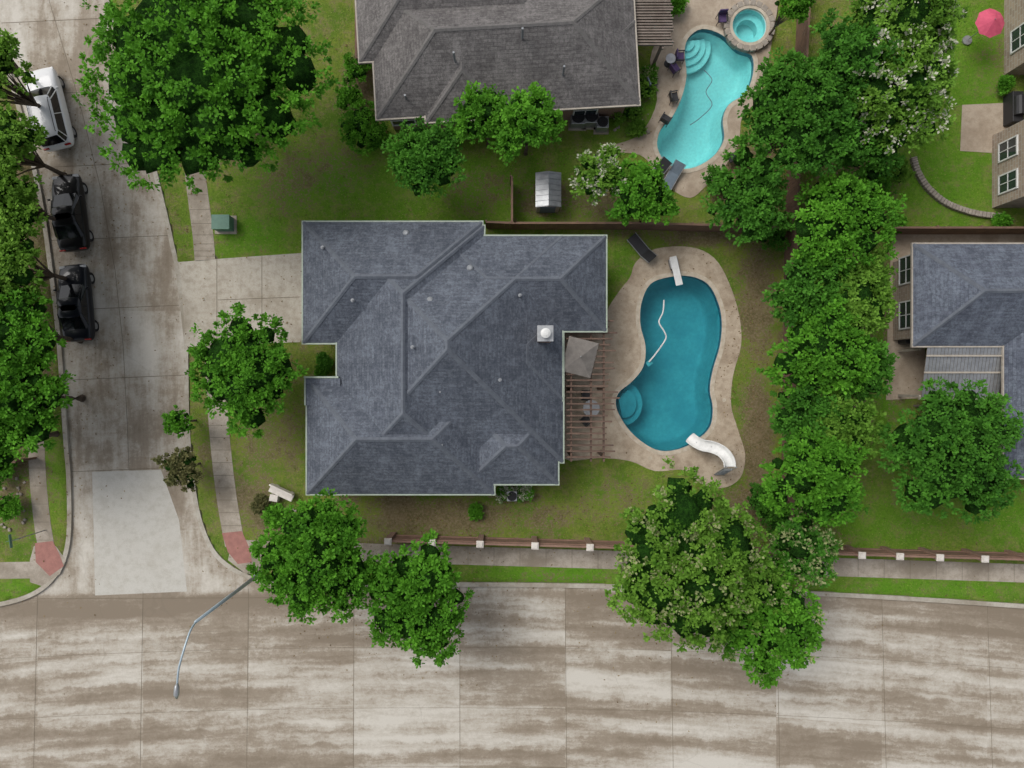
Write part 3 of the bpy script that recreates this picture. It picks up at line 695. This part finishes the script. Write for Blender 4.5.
for pl,h in(([(486,222),(515,223),(640,223),(745,226),(800,228)],1.7),([(512,222),(512,176)],1.7),([(893,228),(1024,228),(1200,228)],1.8),([(356,-40),(356,58)],1.7),([(812,-60),(806,60),(800,140),(796,228),(794,400),(792,540)],1.8),([(-60,462),(16,462)],1.7)):
    fence('wooden_fence',[P(u,v,1.7) for u,v in pl],h,'fencewood')
e=MB(); ed=catmull(pxl([(912,158),(916,172),(926,188),(942,202),(960,210),(980,215),(1002,217)]),sub=6)
for k in range(len(ed)-1):
    a,b=ed[k],ed[k+1]; e.box(((a[0]+b[0])/2,(a[1]+b[1])/2,.12),(math.hypot(b[0]-a[0],b[1]-a[1])*.93,.34,.3),math.atan2(b[1]-a[1],b[0]-a[0]))
e.obj('stone_edging',[M['rock']],bevel=.04)
# ------------------------------------------------------------------ street lamp
b=P3(258,575); e=empty('street_lamp',b); mb=MB()
mb.tube([b,(b.x,b.y,.3)],[.2,.18],12); mb.tube([(b.x,b.y,.3),(b.x,b.y,8.3)],[.12,.075],12)
arm=catmull([(b.x,b.y,8.2),(b.x-.02,b.y-.25,8.8),(b.x-.12,b.y-.95,9.2),(b.x-.3,b.y-1.8,9.35),(b.x-.38,b.y-2.55,9.35)],sub=5); mb.tube(arm,.05,8); mb.obj('pole',[M['lampmetal']],e,smooth=True)
mb=MB(); hx,hy=b.x-.4,b.y-2.85
mb.tube([(hx+.02,hy+.35,9.36),(hx+.01,hy+.2,9.37),(hx,hy-.15,9.37),(hx,hy-.36,9.34)],[.05,.12,.14,.05],10); mb.obj('lantern',[M['metal']],e,smooth=True)
b=P3(46,530); e=empty('street_name_sign',b); mb=MB(); mb.tube([b,(b.x,b.y,2.9)],.03,8); mb.obj('post',[M['metal']],e)
mb=MB(); mb.box((b.x,b.y,2.75),(.75,.02,.2),.2); mb.box((b.x,b.y,2.97),(.75,.02,.2),1.7); mb.obj('blades',[M['utility']],e)
b=P3(226,225); e=empty('utility_box',b); mb=MB(); mb.box((b.x,b.y,.4),(1.0,.8,.75)); mb.box((b.x,b.y,.8),(1.06,.86,.06)); mb.box((b.x,b.y-.41,.4),(.04,.02,.6)); mb.obj('cabinet',[M['utility']],e,bevel=.03)
mb=MB(); mb.box((b.x,b.y,.02),(1.3,1.1,.06)); mb.obj('pad',[M['walk']],e)
def ac(u,v,s=.85,rot=0):
    b=P3(u,v); e=empty('air_conditioner',b); mb=MB(); mb.box((b.x,b.y,.45),(s,s,.8),rot); mb.obj('cabinet',[M['metal']],e,bevel=.03)
    mb=MB()
    for r in(.1,.2,.3,.38): 
        pts=[(b.x+r*s/.85*math.cos(t),b.y+r*s/.85*math.sin(t),.88) for t in np.linspace(0,2*math.pi,17)]; mb.tube(pts,.012,4,cap=False)
    mb.cyl(b.x,b.y,.852,.87,.36*s/.85,16); mb.obj('fan_guard',[M['dark']],e)
    mb=MB(); mb.box((b.x,b.y,.02),(s+.2,s+.2,.06),rot); mb.obj('pad',[M['walk']],e)
ac(577,122);ac(590,121);ac(601,127,.7);ac(901,285,.7);ac(512,494,.6)
def barrel(name,u,v,r,h,m):
    b=P3(u,v); e=empty(name,b); mb=MB(); mb.tube([(b.x,b.y,0),(b.x,b.y,h*.5),(b.x,b.y,h)],[r*.85,r,r*.92],16); mb.cyl(b.x,b.y,h,h+.05,r*.98,16); mb.obj('body',[M[m]],e,bevel=.02)
barrel('water_barrel',909,262,.42,.9,'white'); barrel('water_barrel',902,270,.3,.7,'metal'); barrel('planter_pot',600,108,.25,.5,'dark')
def grill(u,v,rot,L_=1.5):
    b=P3(u,v); e=empty('barbecue_grill',b); mb=MB(); mb.box((b.x,b.y,.45),(L_,.65,.85),rot); mb.obj('cart',[M['dark']],e,bevel=.03)
    mb=MB(); R_=Matrix.Rotation(rot,3,'Z'); a=b+R_@Vector((-L_*.3,0,.95)); c=b+R_@Vector((L_*.3,0,.95)); mb.tube([a,c],.3,14); mb.obj('lid',[M['dark']],e,smooth=False)
grill(903,330,W/2,1.7); grill(1008,112,W/2,1.8)
b=P3(547,197); e=empty('storage_shed',b); mb=MB(); mb.box((b.x,b.y,.8),(1.35,1.9,1.5)); mb.obj('body',[M['trim']],e,bevel=.03)
mb=MB(); mb.face([(b.x-.74,b.y-1.0,1.55),(b.x,b.y-1.0,1.85),(b.x,b.y+1.0,1.85),(b.x-.74,b.y+1.0,1.55)]); mb.face([(b.x,b.y-1.0,1.85),(b.x+.74,b.y-1.0,1.55),(b.x+.74,b.y+1.0,1.55),(b.x,b.y+1.0,1.85)])
for k in range(7):
    y=b.y-.95+k*.31
    for sx in(-1,1): mb.box((b.x+sx*.37,y,1.72),(.8,.04,.04),0,0,Matrix.Rotation(sx*.38,3,'Y'))
mb.obj('roof',[M['metal']],e); mb=MB(); mb.box((b.x,b.y-.96,.75),(.9,.04,1.3)); mb.obj('door',[M['sling']],e)
def lounge(u,v,rot,m='sling'):
    b=P3(u,v); e=empty('lounge_chair',b); mb=MB(); R_=Matrix.Rotation(rot,3,'Z')
    def T(x,y,z): return b+R_@Vector((x,y,z))
    mb.face([T(-.9,-.3,.36),T(.35,-.3,.36),T(.35,.3,.36),T(-.9,.3,.36)]); mb.face([T(.35,-.3,.36),T(.95,-.3,.75),T(.95,.3,.75),T(.35,.3,.36)])
    o=mb.obj('sling',[M[m]],e); s=o.modifiers.new('s','SOLIDIFY'); s.thickness=.05
    mb=MB()
    for sy in(-.33,.33):
        mb.tube([T(-.92,sy,.34),T(.35,sy,.34),T(.97,sy,.74)],.025,6)
        for x in(-.8,.4): mb.tube([T(x,sy,.03),T(x,sy,.34)],.02,6)
    mb.obj('frame',[M['metal']],e)
lounge(640,249,math.radians(-50),'dark'); lounge(670,180,math.radians(60)); lounge(655,176,math.radians(50),'dark')
def chair(u,v,rot,m='purple'):
    b=P3(u,v); e=empty('patio_chair',b); mb=MB(); R_=Matrix.Rotation(rot,3,'Z')
    def bx(c,d): mb.box(b+R_@Vector(c),d,rot)
    bx((0,0,.44),(.5,.5,.1)); bx((-.24,0,.72),(.08,.5,.5)); mb.obj('cushions',[M[m]],e,bevel=.03)
    mb=MB()
    for sx in(-.22,.22):
        for sy in(-.26,.26): p=b+R_@Vector((sx,sy,0)); mb.tube([(p.x,p.y,.03),(p.x,p.y,.62)],.02,6)
    for sy in(-.27,.27): p=b+R_@Vector((0,sy,.63)); mb.box(p,(.5,.06,.04),rot)
    mb.obj('frame',[M['dark']],e)
for u,v,r,m in((678,60,0,'purple'),(673,72,.6,'purple'),(672,100,.2,'dark'),(720,22,-1.5,'purple'),(650,86,.4,'sling'),(664,122,1,'dark'),(585,395,0,'dark'),(585,420,.8,'dark'),(730,160,2,'dark')): chair(u,v,r,m)
def table(u,v,r=.5):
    b=P3(u,v); e=empty('patio_table',b); mb=MB(); mb.cyl(b.x,b.y,.7,.74,r,20); mb.obj('top',[M['metal']],e,bevel=.01); mb=MB(); mb.cyl(b.x,b.y,.03,.7,.04); mb.cyl(b.x,b.y,.03,.07,.25); mb.obj('pedestal',[M['dark']],e)
table(590,408); table(668,64,.3)
b=P3(281,493,.6); b.z=0; e=empty('stone_bench',b); mb=MB(); mb.box((b.x,b.y,.48),(1.5,.5,.14),math.radians(-25)); 
R_=Matrix.Rotation(math.radians(-25),3,'Z')
mb.box(b+R_@Vector((0,.25,.75)),(1.5,.1,.5),math.radians(-25))
for sx in(-.5,.5): mb.box(b+R_@Vector((sx,0,.2)),(.2,.42,.42),math.radians(-25))
mb.box(b+R_@Vector((-.3,-.5,.25)),(.5,.4,.5),math.radians(-10)); mb.obj('seat',[M['capstone']],e,bevel=.03)
# ------------------------------------------------------------------ cars
def car(name,u,v,rot,paint,L_,Wd,suv=False):
    x,y=P(u,v,.9); e=empty(name,(x,y,-.12)); R_=Matrix.Translation((x,y,-.12))@Matrix.Rotation(rot,4,'Z')
    def T(a,b,c): return R_@Vector((a*Wd,b*L_,c))
    zz=1.08 if suv else .96; hd=1.0 if suv else .87
    st=[(-.5,.34,.45,.62),(-.49,.42,.32,.8),(-.45,.475,.28,zz-.06),(-.36,.495,.26,zz),(-.2,.5,.25,zz),(0,.5,.25,zz-.02),(.18,.5,.25,zz-.03),(.3,.493,.26,hd),(.4,.475,.28,hd-.08),(.46,.44,.3,hd-.18),(.49,.38,.34,.62),(.5,.3,.42,.52)]
    rows=[]
    for b,w,lo,hi in st:
        half=[(w*.9,lo),(w,lo+.15),(w,(lo+hi)/2+.05),(w*.975,hi-.1),(w*.9,hi-.01),(w*.55,hi+.03),(0,hi+.045)]
        rows.append([T(a,b,c) for a,c in half]+[T(-a,b,c) for a,c in half[-2::-1]])
    mb=MB(); n=len(rows[0])
    mb.v=[tuple(p) for r in rows for p in r]
    for i in range(len(rows)-1):
        for j in range(n-1): mb.f.append((i*n+j,(i+1)*n+j,(i+1)*n+j+1,i*n+j+1)); mb.m.append(0)
        mb.f.append((i*n+n-1,(i+1)*n+n-1,(i+1)*n,i*n)); mb.m.append(1)
    mb.f.append(tuple(range(n))); mb.m.append(0); mb.f.append(tuple((len(rows)-1)*n+j for j in range(n))[::-1]); mb.m.append(0)
    mb.obj('body',[M[paint],M['dark']],e,smooth=True,subsurf=1)
    if suv: base=(-.475,.22); roof=(-.43,.07); zr=1.70
    else: base=(-.36,.23); roof=(-.2,.05); zr=1.42
    def ring(y0,y1,w,z,wf): return [T(-w*wf,y0,z),T(-w,y0+.05,z),T(-w,(y0+y1)/2,z),T(-w,y1-.07,z),T(-w*wf,y1-.012,z),T(0,y1,z),T(w*wf,y1-.012,z),T(w,y1-.07,z),T(w,(y0+y1)/2,z),T(w,y0+.05,z),T(w*wf,y0,z),T(0,y0-.008,z)]
    lo=ring(base[0],base[1],.455,zz-.02,.8); hi=ring(roof[0],roof[1],.385,zr-.07,.86); h2=ring(roof[0]+.012,roof[1]-.012,.355,zr-.015,.86); h3=ring(roof[0]+.1,roof[1]-.1,.2,zr+.012,.8)
    g=MB(); pt=MB(); n=12
    for k in range(n):
        j=(k+1)%n; g.face([lo[k],hi[k],hi[j],lo[j]]); pt.face([hi[k],h2[k],h2[j],hi[j]]); pt.face([h2[k],h3[k],h3[j],h2[j]])
    pt.face(h3[::-1]); 
    g.obj('glass',[M['carglass']],e); pt.obj('roof',[M[paint]],e,smooth=True,merge=True)
    pl=MB()
    for k in(1,2,3,7,8,9,0,4,6,10): pl.tube([lo[k],hi[k]],.028,6)
    pl.obj('pillars',[M[paint]],e)
    if suv:
        rk=MB()
        for sx in(-.33,.33): rk.tube([T(sx,roof[0]+.04,zr-.02),T(sx,roof[0]+.05,zr+.05),T(sx,roof[1]-.06,zr+.05),T(sx,roof[1]-.05,zr-.02)],.02,6)
        rk.obj('roof_rails',[M['dark']],e)
    w=MB(); hb=MB()
    for sy in(-.31,.31):
        for sx in(-.43,.43):
            w.tube([T(sx-.05,sy,.35),T(sx+.05,sy,.35)],.35,20); hb.tube([T(sx-.053,sy,.35),T(sx+.053,sy,.35)],.2,12)
    w.obj('tyres',[M['rubber']],e); hb.obj('rims',[M['metal']],e)
    ms=MB()
    for sx in(-1,1): ms.box(T(sx*.53,.17,zz+.02),(.16,.1,.12),rot)
    ms.obj('mirrors',[M[paint]],e,bevel=.03)
    l=MB()
    for sx in(-.34,.34): l.box(T(sx,.462,.66),(.34,.16,.1),rot,0); l.box(T(sx,-.487,.8),(.34,.07,.14),rot,1)
    l.box(T(0,.496,.4),(.5,.03,.12),rot,0); l.obj('lights',[M['headl'],M['red']],e,bevel=.02)
    return e
car('parked_car',45,106,math.radians(14),'carwhite',4.9,1.9,True)
car('parked_car',66,211,math.radians(7),'carblack',4.6,1.8)
car('parked_car',72,302,math.radians(5),'carblue',4.6,1.82)
# ------------------------------------------------------------------ trees
import bmesh
bm=bmesh.new(); bmesh.ops.create_icosphere(bm,subdivisions=2,radius=1); ICV=np.array([v.co[:] for v in bm.verts]); ICF=np.array([[v.index for v in f.verts] for f in bm.faces]); bm.free()
def tree(name,u,v,rpx,h,leaf='leafA',flower=None,ff=0.,seed=None,trunk=True,asp=1.,dens=1.,zc=None,leafsz=.165,core=.72):
    r_=np.random.default_rng(seed if seed is not None else int(u*7+v*13))
    zc=h*.6 if zc is None else zc
    x,y=P(u,v,zc); k=(H-zc)/F; R=rpx*k; RV=h-zc
    e=empty(name,(x,y,0))
    nl=int(max(9,min(60,R*R*1.7+9)))
    ph=r_.uniform(0,6.28,3)
    lob=[]
    for i in range(nl):
        t=i*2.39996+r_.uniform(-.4,.4); out=1+.09*math.sin(2*t+ph[0])+.07*math.sin(3*t+ph[1])+.05*math.sin(5*t+ph[2])
        rr=R*.78*math.sqrt((i+.3)/nl)*r_.uniform(.86,1.08)*out
        lr=R*r_.uniform(.19,.33)*(1.3-.4*rr/R)*(1 if R>3 else 1.15)
        zz=zc+RV*(.68*math.sqrt(max(0.04,1-(rr/R)**2))*r_.uniform(.72,1.16)-.1)
        lob.append((rr*math.cos(t),rr*math.sin(t)*asp,zz,min(lr,RV*.9 if RV>.6 else lr)))
    lob=np.array(lob)
    if trunk:
        mb=MB(); tr=max(.07,R*.055); hf=max(.5,zc-RV*.9)
        mb.tube([(x,y,-.05),(x,y,.2),(x+tr*.4,y,hf*.6),(x,y+tr*.3,hf)],[tr*1.5,tr*1.1,tr*.95,tr*.85],9)
        for l in lob[:20]:
            m1=(x+l[0]*.4,y+l[1]*.4,hf+(l[2]-hf)*.45); mb.tube([(x,y,hf-.05),m1,(x+l[0]*.95,y+l[1]*.95,l[2]-l[3]*.1)],[tr*.6,tr*.35,tr*.1],6)
        mb.obj('trunk',[M['bark']],e,smooth=True)
    cv=[];cf=[]
    for i,l in enumerate(lob):
        far_=math.hypot(l[0],l[1])>.62*R
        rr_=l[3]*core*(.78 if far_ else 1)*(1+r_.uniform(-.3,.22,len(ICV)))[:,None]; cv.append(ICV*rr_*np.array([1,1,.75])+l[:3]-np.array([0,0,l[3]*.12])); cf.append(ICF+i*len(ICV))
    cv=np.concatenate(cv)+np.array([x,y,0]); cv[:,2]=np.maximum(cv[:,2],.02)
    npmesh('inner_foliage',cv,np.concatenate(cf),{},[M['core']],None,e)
    area=(lob[:,3]**2); ncl=int(dens*19*math.pi*R*R*(1 if R>1.5 else 1.5)); ncl=max(ncl,80)
    li=r_.choice(nl,ncl,p=area/area.sum()); dv=r_.normal(size=(ncl,3)); dv[:,2]=np.abs(dv[:,2])*1.0-.2; dv/=np.linalg.norm(dv,axis=1)[:,None]
    rad=lob[li,3]*r_.uniform(.74,1.06,ncl)*np.where(r_.random(ncl)<.14,1.32,1); C=lob[li,:3]+dv*rad[:,None]
    dist=np.linalg.norm(C[:,None,:]-lob[None,:,:3],axis=2)/lob[None,:,3]; keep=(dist.min(1)>.66); C=C[keep]; dv=dv[keep]; li=li[keep]; ncl=len(C)
    nlf=30; rc=np.clip(r_.normal(.34,.09,ncl),.16,.58)*(1 if R>1.5 else .6)
    cc=np.repeat(C,nlf,0); od=np.repeat(dv,nlf,0); rcc=np.repeat(rc,nlf)
    d=r_.normal(size=(len(cc),3))+od*1.0; d/=np.linalg.norm(d,axis=1)[:,None]; d[:,2]-=.15
    pos=cc+d*(rcc*r_.uniform(.15,1.,len(cc)))[:,None]
    nn=r_.normal(size=pos.shape)*.45+od*.6+np.array([0,0,.8]); nn/=np.linalg.norm(nn,axis=1)[:,None]
    wv=np.cross(d,nn); wv/=np.linalg.norm(wv,axis=1)[:,None]+1e-6
    ls=leafsz*r_.uniform(.6,1.4,len(cc))[:,None]*(1 if R>1.5 else .75); lw=ls*.38
    p0=pos-d*ls*.5; p1=pos+wv*lw; p2=pos+d*ls*.55; p3=pos-wv*lw
    V_=np.stack([p0,p1,p2,p3],1).reshape(-1,3)+np.array([x,y,0]); V_[:,2]=np.maximum(V_[:,2],.03)
    lt=r_.uniform(-.18,.18,nl)[li]
    tint=np.clip(np.repeat(r_.beta(1.6,1.9,ncl)*.6+lt+.05,nlf)+r_.random(len(cc))*.35 ,0,1)
    Q=np.arange(len(V_)).reshape(-1,4); mi=np.zeros(len(Q),int)
    if flower:
        top=(C[:,2]-zc)/(RV+.01); isf=(r_.random(ncl)<ff)&(top>.0); fl=np.repeat(isf,nlf)&(r_.random(len(Q))<.6); mi[fl]=1
    npmesh('foliage',V_,Q,{'tint':np.repeat(tint,4)},[M[leaf],M[flower] if flower else M[leaf]],mi,e)
    return e
T=tree
T('oak_tree',220,90,113,10.5,'leafA',asp=1.0,seed=4)
for u,v,r in((2,85,44),(10,150,44),(14,205,46),(20,268,46),(28,335,48),(30,400,54),(2,440,45),(-40,140,50),(-45,260,55),(-40,380,55),(-14,50,40)): T('street_tree',u,v,r,7.5,'leafC' if v<300 and u>0 else 'leafA',seed=int(u+v*3+100))
T('oak_tree',428,163,39,5.5,'leafB')
T('oak_tree',486,122,30,6,'leafA'); T('oak_tree',527,130,33,6.5,'leafA')
T('crape_myrtle_tree',600,178,28,4.8,'leafC','flowW',.5); T('ornamental_tree',637,198,34,5,'leafA')
T('oak_tree',251,370,54,5.5,'leafA')
T('sapling_tree',182,422,15,3,'leafA'); T('crape_myrtle_tree',186,467,23,3,'leafR',None)
T('elm_tree',320,553,64,7.5,'leafA'); T('elm_tree',420,594,58,7,'leafA')
T('crape_myrtle_tree',690,560,84,8,'leafC','flowP',.22,seed=6); T('crape_myrtle_tree',760,612,60,6.5,'leafA','flowP',.08); T('crape_myrtle_tree',796,548,34,6,'leafB','flowP',.5)
for u,v,r,l,h in((828,226,52,'leafA',6.8),(806,290,42,'leafB',6),(845,298,44,'leafC',6.2),(815,350,50,'leafA',6.6),(850,366,36,'leafB',5.6),(800,418,38,'leafB',5.6),(832,425,38,'leafC',5.8),(808,474,50,'leafA',6.6)): T('hedge_tree',u,v,r,h,l,seed=int(u*3+v))
T('oak_tree',792,128,66,8,'leafB'); T('oak_tree',745,205,42,6,'leafB'); T('oak_tree',840,75,45,8,'leafB',seed=9)
T('crape_myrtle_tree',888,98,60,8,'leafC','flowW',.26); T('crape_myrtle_tree',893,25,53,8,'leafC','flowW',.2); T('crape_myrtle_tree',862,152,34,6,'leafB')
T('oak_tree',943,452,69,6.5,'leafB',seed=21); T('oak_tree',787,10,20,5,'leafA')
def shrub(u,v,r,h,leaf='leafA',fl=None,ff=0): T('shrub',u,v,r,h,leaf,fl,ff,trunk=False,zc=h*.35,leafsz=.15,core=.65)
for a in((362,130,24,1.6),(358,72,16,1.6),(352,100,14,1.2),(380,140,14,1.),(465,108,10,1),(545,112,8,.8,'leafC'),(640,90,16,.9,'leafC'),(625,110,16,.8,'leafC'),(648,75,9,.8,'leafA','flowP',.6),(636,128,9,.7,'leafC'),
 (524,492,9,.8,'leafA','flowW',.8),(506,492,9,.8,'leafA','flowW',.8),(475,511,8,.6,'leafA'),(275,515,10,.7),(262,505,8,.6,'leafR'),(12,505,14,1.2),(2,470,16,1.4),(770,230,22,1.6,'leafB'),(762,500,20,1.4,'leafB'),(785,520,24,1.5,'leafB'),(895,225,10,1),(985,500,8,.7),(325,362,8,.8,'leafB'),(322,372,6,.7),(676,8,10,.9),(648,20,8,.9),(870,190,24,1.6,'leafA'),(890,175,16,1.2,'leafC'),(1003,85,7,.7,'leafA'),(715,180,14,1.4,'leafB'),(1000,222,8,.7)): shrub(*a)
mb=MB()
for k in range(60):
    u,v=random.choice([(random.uniform(262,300),random.uniform(500,525)),(random.uniform(0,26),random.uniform(470,530)),(random.uniform(612,655),random.uniform(80,135))]); c=P3(u,v); s=random.uniform(.08,.22)
    mb.box((c.x,c.y,s*.3),(s,s*.8,s*.6),random.random()*3,0,Matrix.Rotation(random.uniform(-.3,.3),3,'X'))
mb.obj('garden_rocks',[M['rock']],bevel=.03)
# lawn tufts, one mesh
n=100000; gu=rng.uniform(-8.,1032,n); gv=rng.uniform(-8,610,n); gxp=(gu-512)*.06; gyp=(384-gv)*.06
ok=(sdf(gxp,gyp,ROAD)>.35)&(sdf(gxp,gyp,deckA)>.05)&(sdf(gxp,gyp,deckB)>.05)
for pl in ([(174,257),(330,250),(330,350),(182,350)],[(192,340),(230,340),(250,580),(225,580)],[(185,100),(215,100),(216,262),(194,262)],[(380,538),(1040,556),(1040,585),(380,565)],[(20,440),(54,440),(70,590),(-10,590),(-10,560),(26,560)],[(958,100),(1030,100),(1030,156),(958,156)],[(884,228),(1030,228),(1030,400),(884,400)],[(335,225),(600,236),(600,330),(560,480),(310,490),(335,380)]):
    ok&=sdf(gxp,gyp,pxl(pl))>.0
gxp,gyp=gxp[ok],gyp[ok]; n=len(gxp)
iu=np.clip(((gxp+60)/.25).astype(int)+4,0,nx-1); iv=np.clip(((gyp+45)/.25).astype(int)+4,0,ny-1); Dn=D[iv,iu]
keep=rng.random(n)>Dn*.95; gxp,gyp=gxp[keep],gyp[keep]; n=len(gxp)
t=rng.uniform(0,6.28,n); s=rng.uniform(.05,.13,n); hh=rng.uniform(.03,.07,n); dx,dy=np.cos(t),np.sin(t)
p0=np.stack([gxp-dy*s*.3,gyp+dx*s*.3,np.zeros(n)-.01],-1); p1=np.stack([gxp+dy*s*.3,gyp-dx*s*.3,np.zeros(n)-.01],-1); p2=np.stack([gxp+dx*s,gyp+dy*s,hh],-1)
npmesh('lawn_grass_tufts',np.stack([p0,p1,p2],1).reshape(-1,3),np.arange(3*n).reshape(-1,3),{'tint':np.repeat(rng.random(n),3)},[leafmat('grass_blade',(.09,.18,.015),(.25,.32,.07))])
# fallen leaves near the trees, one mesh
lc=[(215,120,130,120,900),(250,370,75,75,350),(322,560,85,70,450),(420,590,80,65,350),(700,570,110,90,700),(757,380,30,160,700),(600,190,70,45,250),(60,300,50,250,600),(480,150,100,60,350),(950,450,90,80,350),(680,360,90,130,220),(500,520,150,25,350)]
px_,py_=[],[]
for u,v,a,b,k in lc: px_.append(rng.normal(u,a*.6,k)); py_.append(rng.normal(v,b*.6,k))
lu=np.concatenate(px_); lv=np.concatenate(py_); lx=(lu-512)*.06; ly=(384-lv)*.06; inpool=(sdf(lx,ly,poolA)<.1)|(sdf(lx,ly,poolB)<.1)
lx,ly=lx[~inpool],ly[~inpool]; n=len(lx); lz=np.where(sdf(lx,ly,ROAD)<.0,-.1,.045); t=rng.uniform(0,6.28,n); s=rng.uniform(.03,.075,n)
q4=[]
for k in range(4):
    a=t+k*math.pi/2; rr=s*(1 if k%2==0 else .55); q4.append(np.stack([lx+np.cos(a)*rr,ly+np.sin(a)*rr,lz+(.012 if k==0 else 0)],-1))
npmesh('fallen_leaves',np.stack(q4,1).reshape(-1,3),np.arange(4*n).reshape(-1,4),{'tint':np.repeat(rng.random(n),4)},[M['litter']])
# ------------------------------------------------------------------ light
w=bpy.data.worlds.new('World'); S.world=w; w.use_nodes=True; nt=w.node_tree; bg=nt.nodes['Background']
sky=nt.nodes.new('ShaderNodeTexSky'); sky.sky_type='NISHITA'; sky.sun_disc=False
el,az_=math.radians(54),math.radians(-50)
sky.sun_elevation=el; sky.sun_rotation=az_; sky.air_density=1.; sky.dust_density=4.
hs_=nt.nodes.new('ShaderNodeHueSaturation'); hs_.inputs['Saturation'].default_value=.35
nt.links.new(sky.outputs[0],hs_.inputs['Color']); nt.links.new(hs_.outputs[0],bg.inputs[0]); bg.inputs[1].default_value=.15
sl=bpy.data.lights.new('sun','SUN'); sl.energy=1.5; sl.angle=math.radians(34); sl.color=(1,.97,.92)
so=bpy.data.objects.new('sun',sl); S.collection.objects.link(so)
dirv=Vector((math.cos(el)*math.sin(az_),math.cos(el)*math.cos(az_),math.sin(el)))
so.rotation_euler=dirv.to_track_quat('Z','Y').to_euler()
S.view_settings.view_transform='Standard'; S.view_settings.look='None'; S.view_settings.exposure=0
cd=bpy.data.cameras.new('camera'); cd.lens=36*F/1024; cd.sensor_width=36; cd.clip_end=2000
cam=bpy.data.objects.new('camera',cd); cam.location=(0,0,H); S.collection.objects.link(cam); S.camera=cam
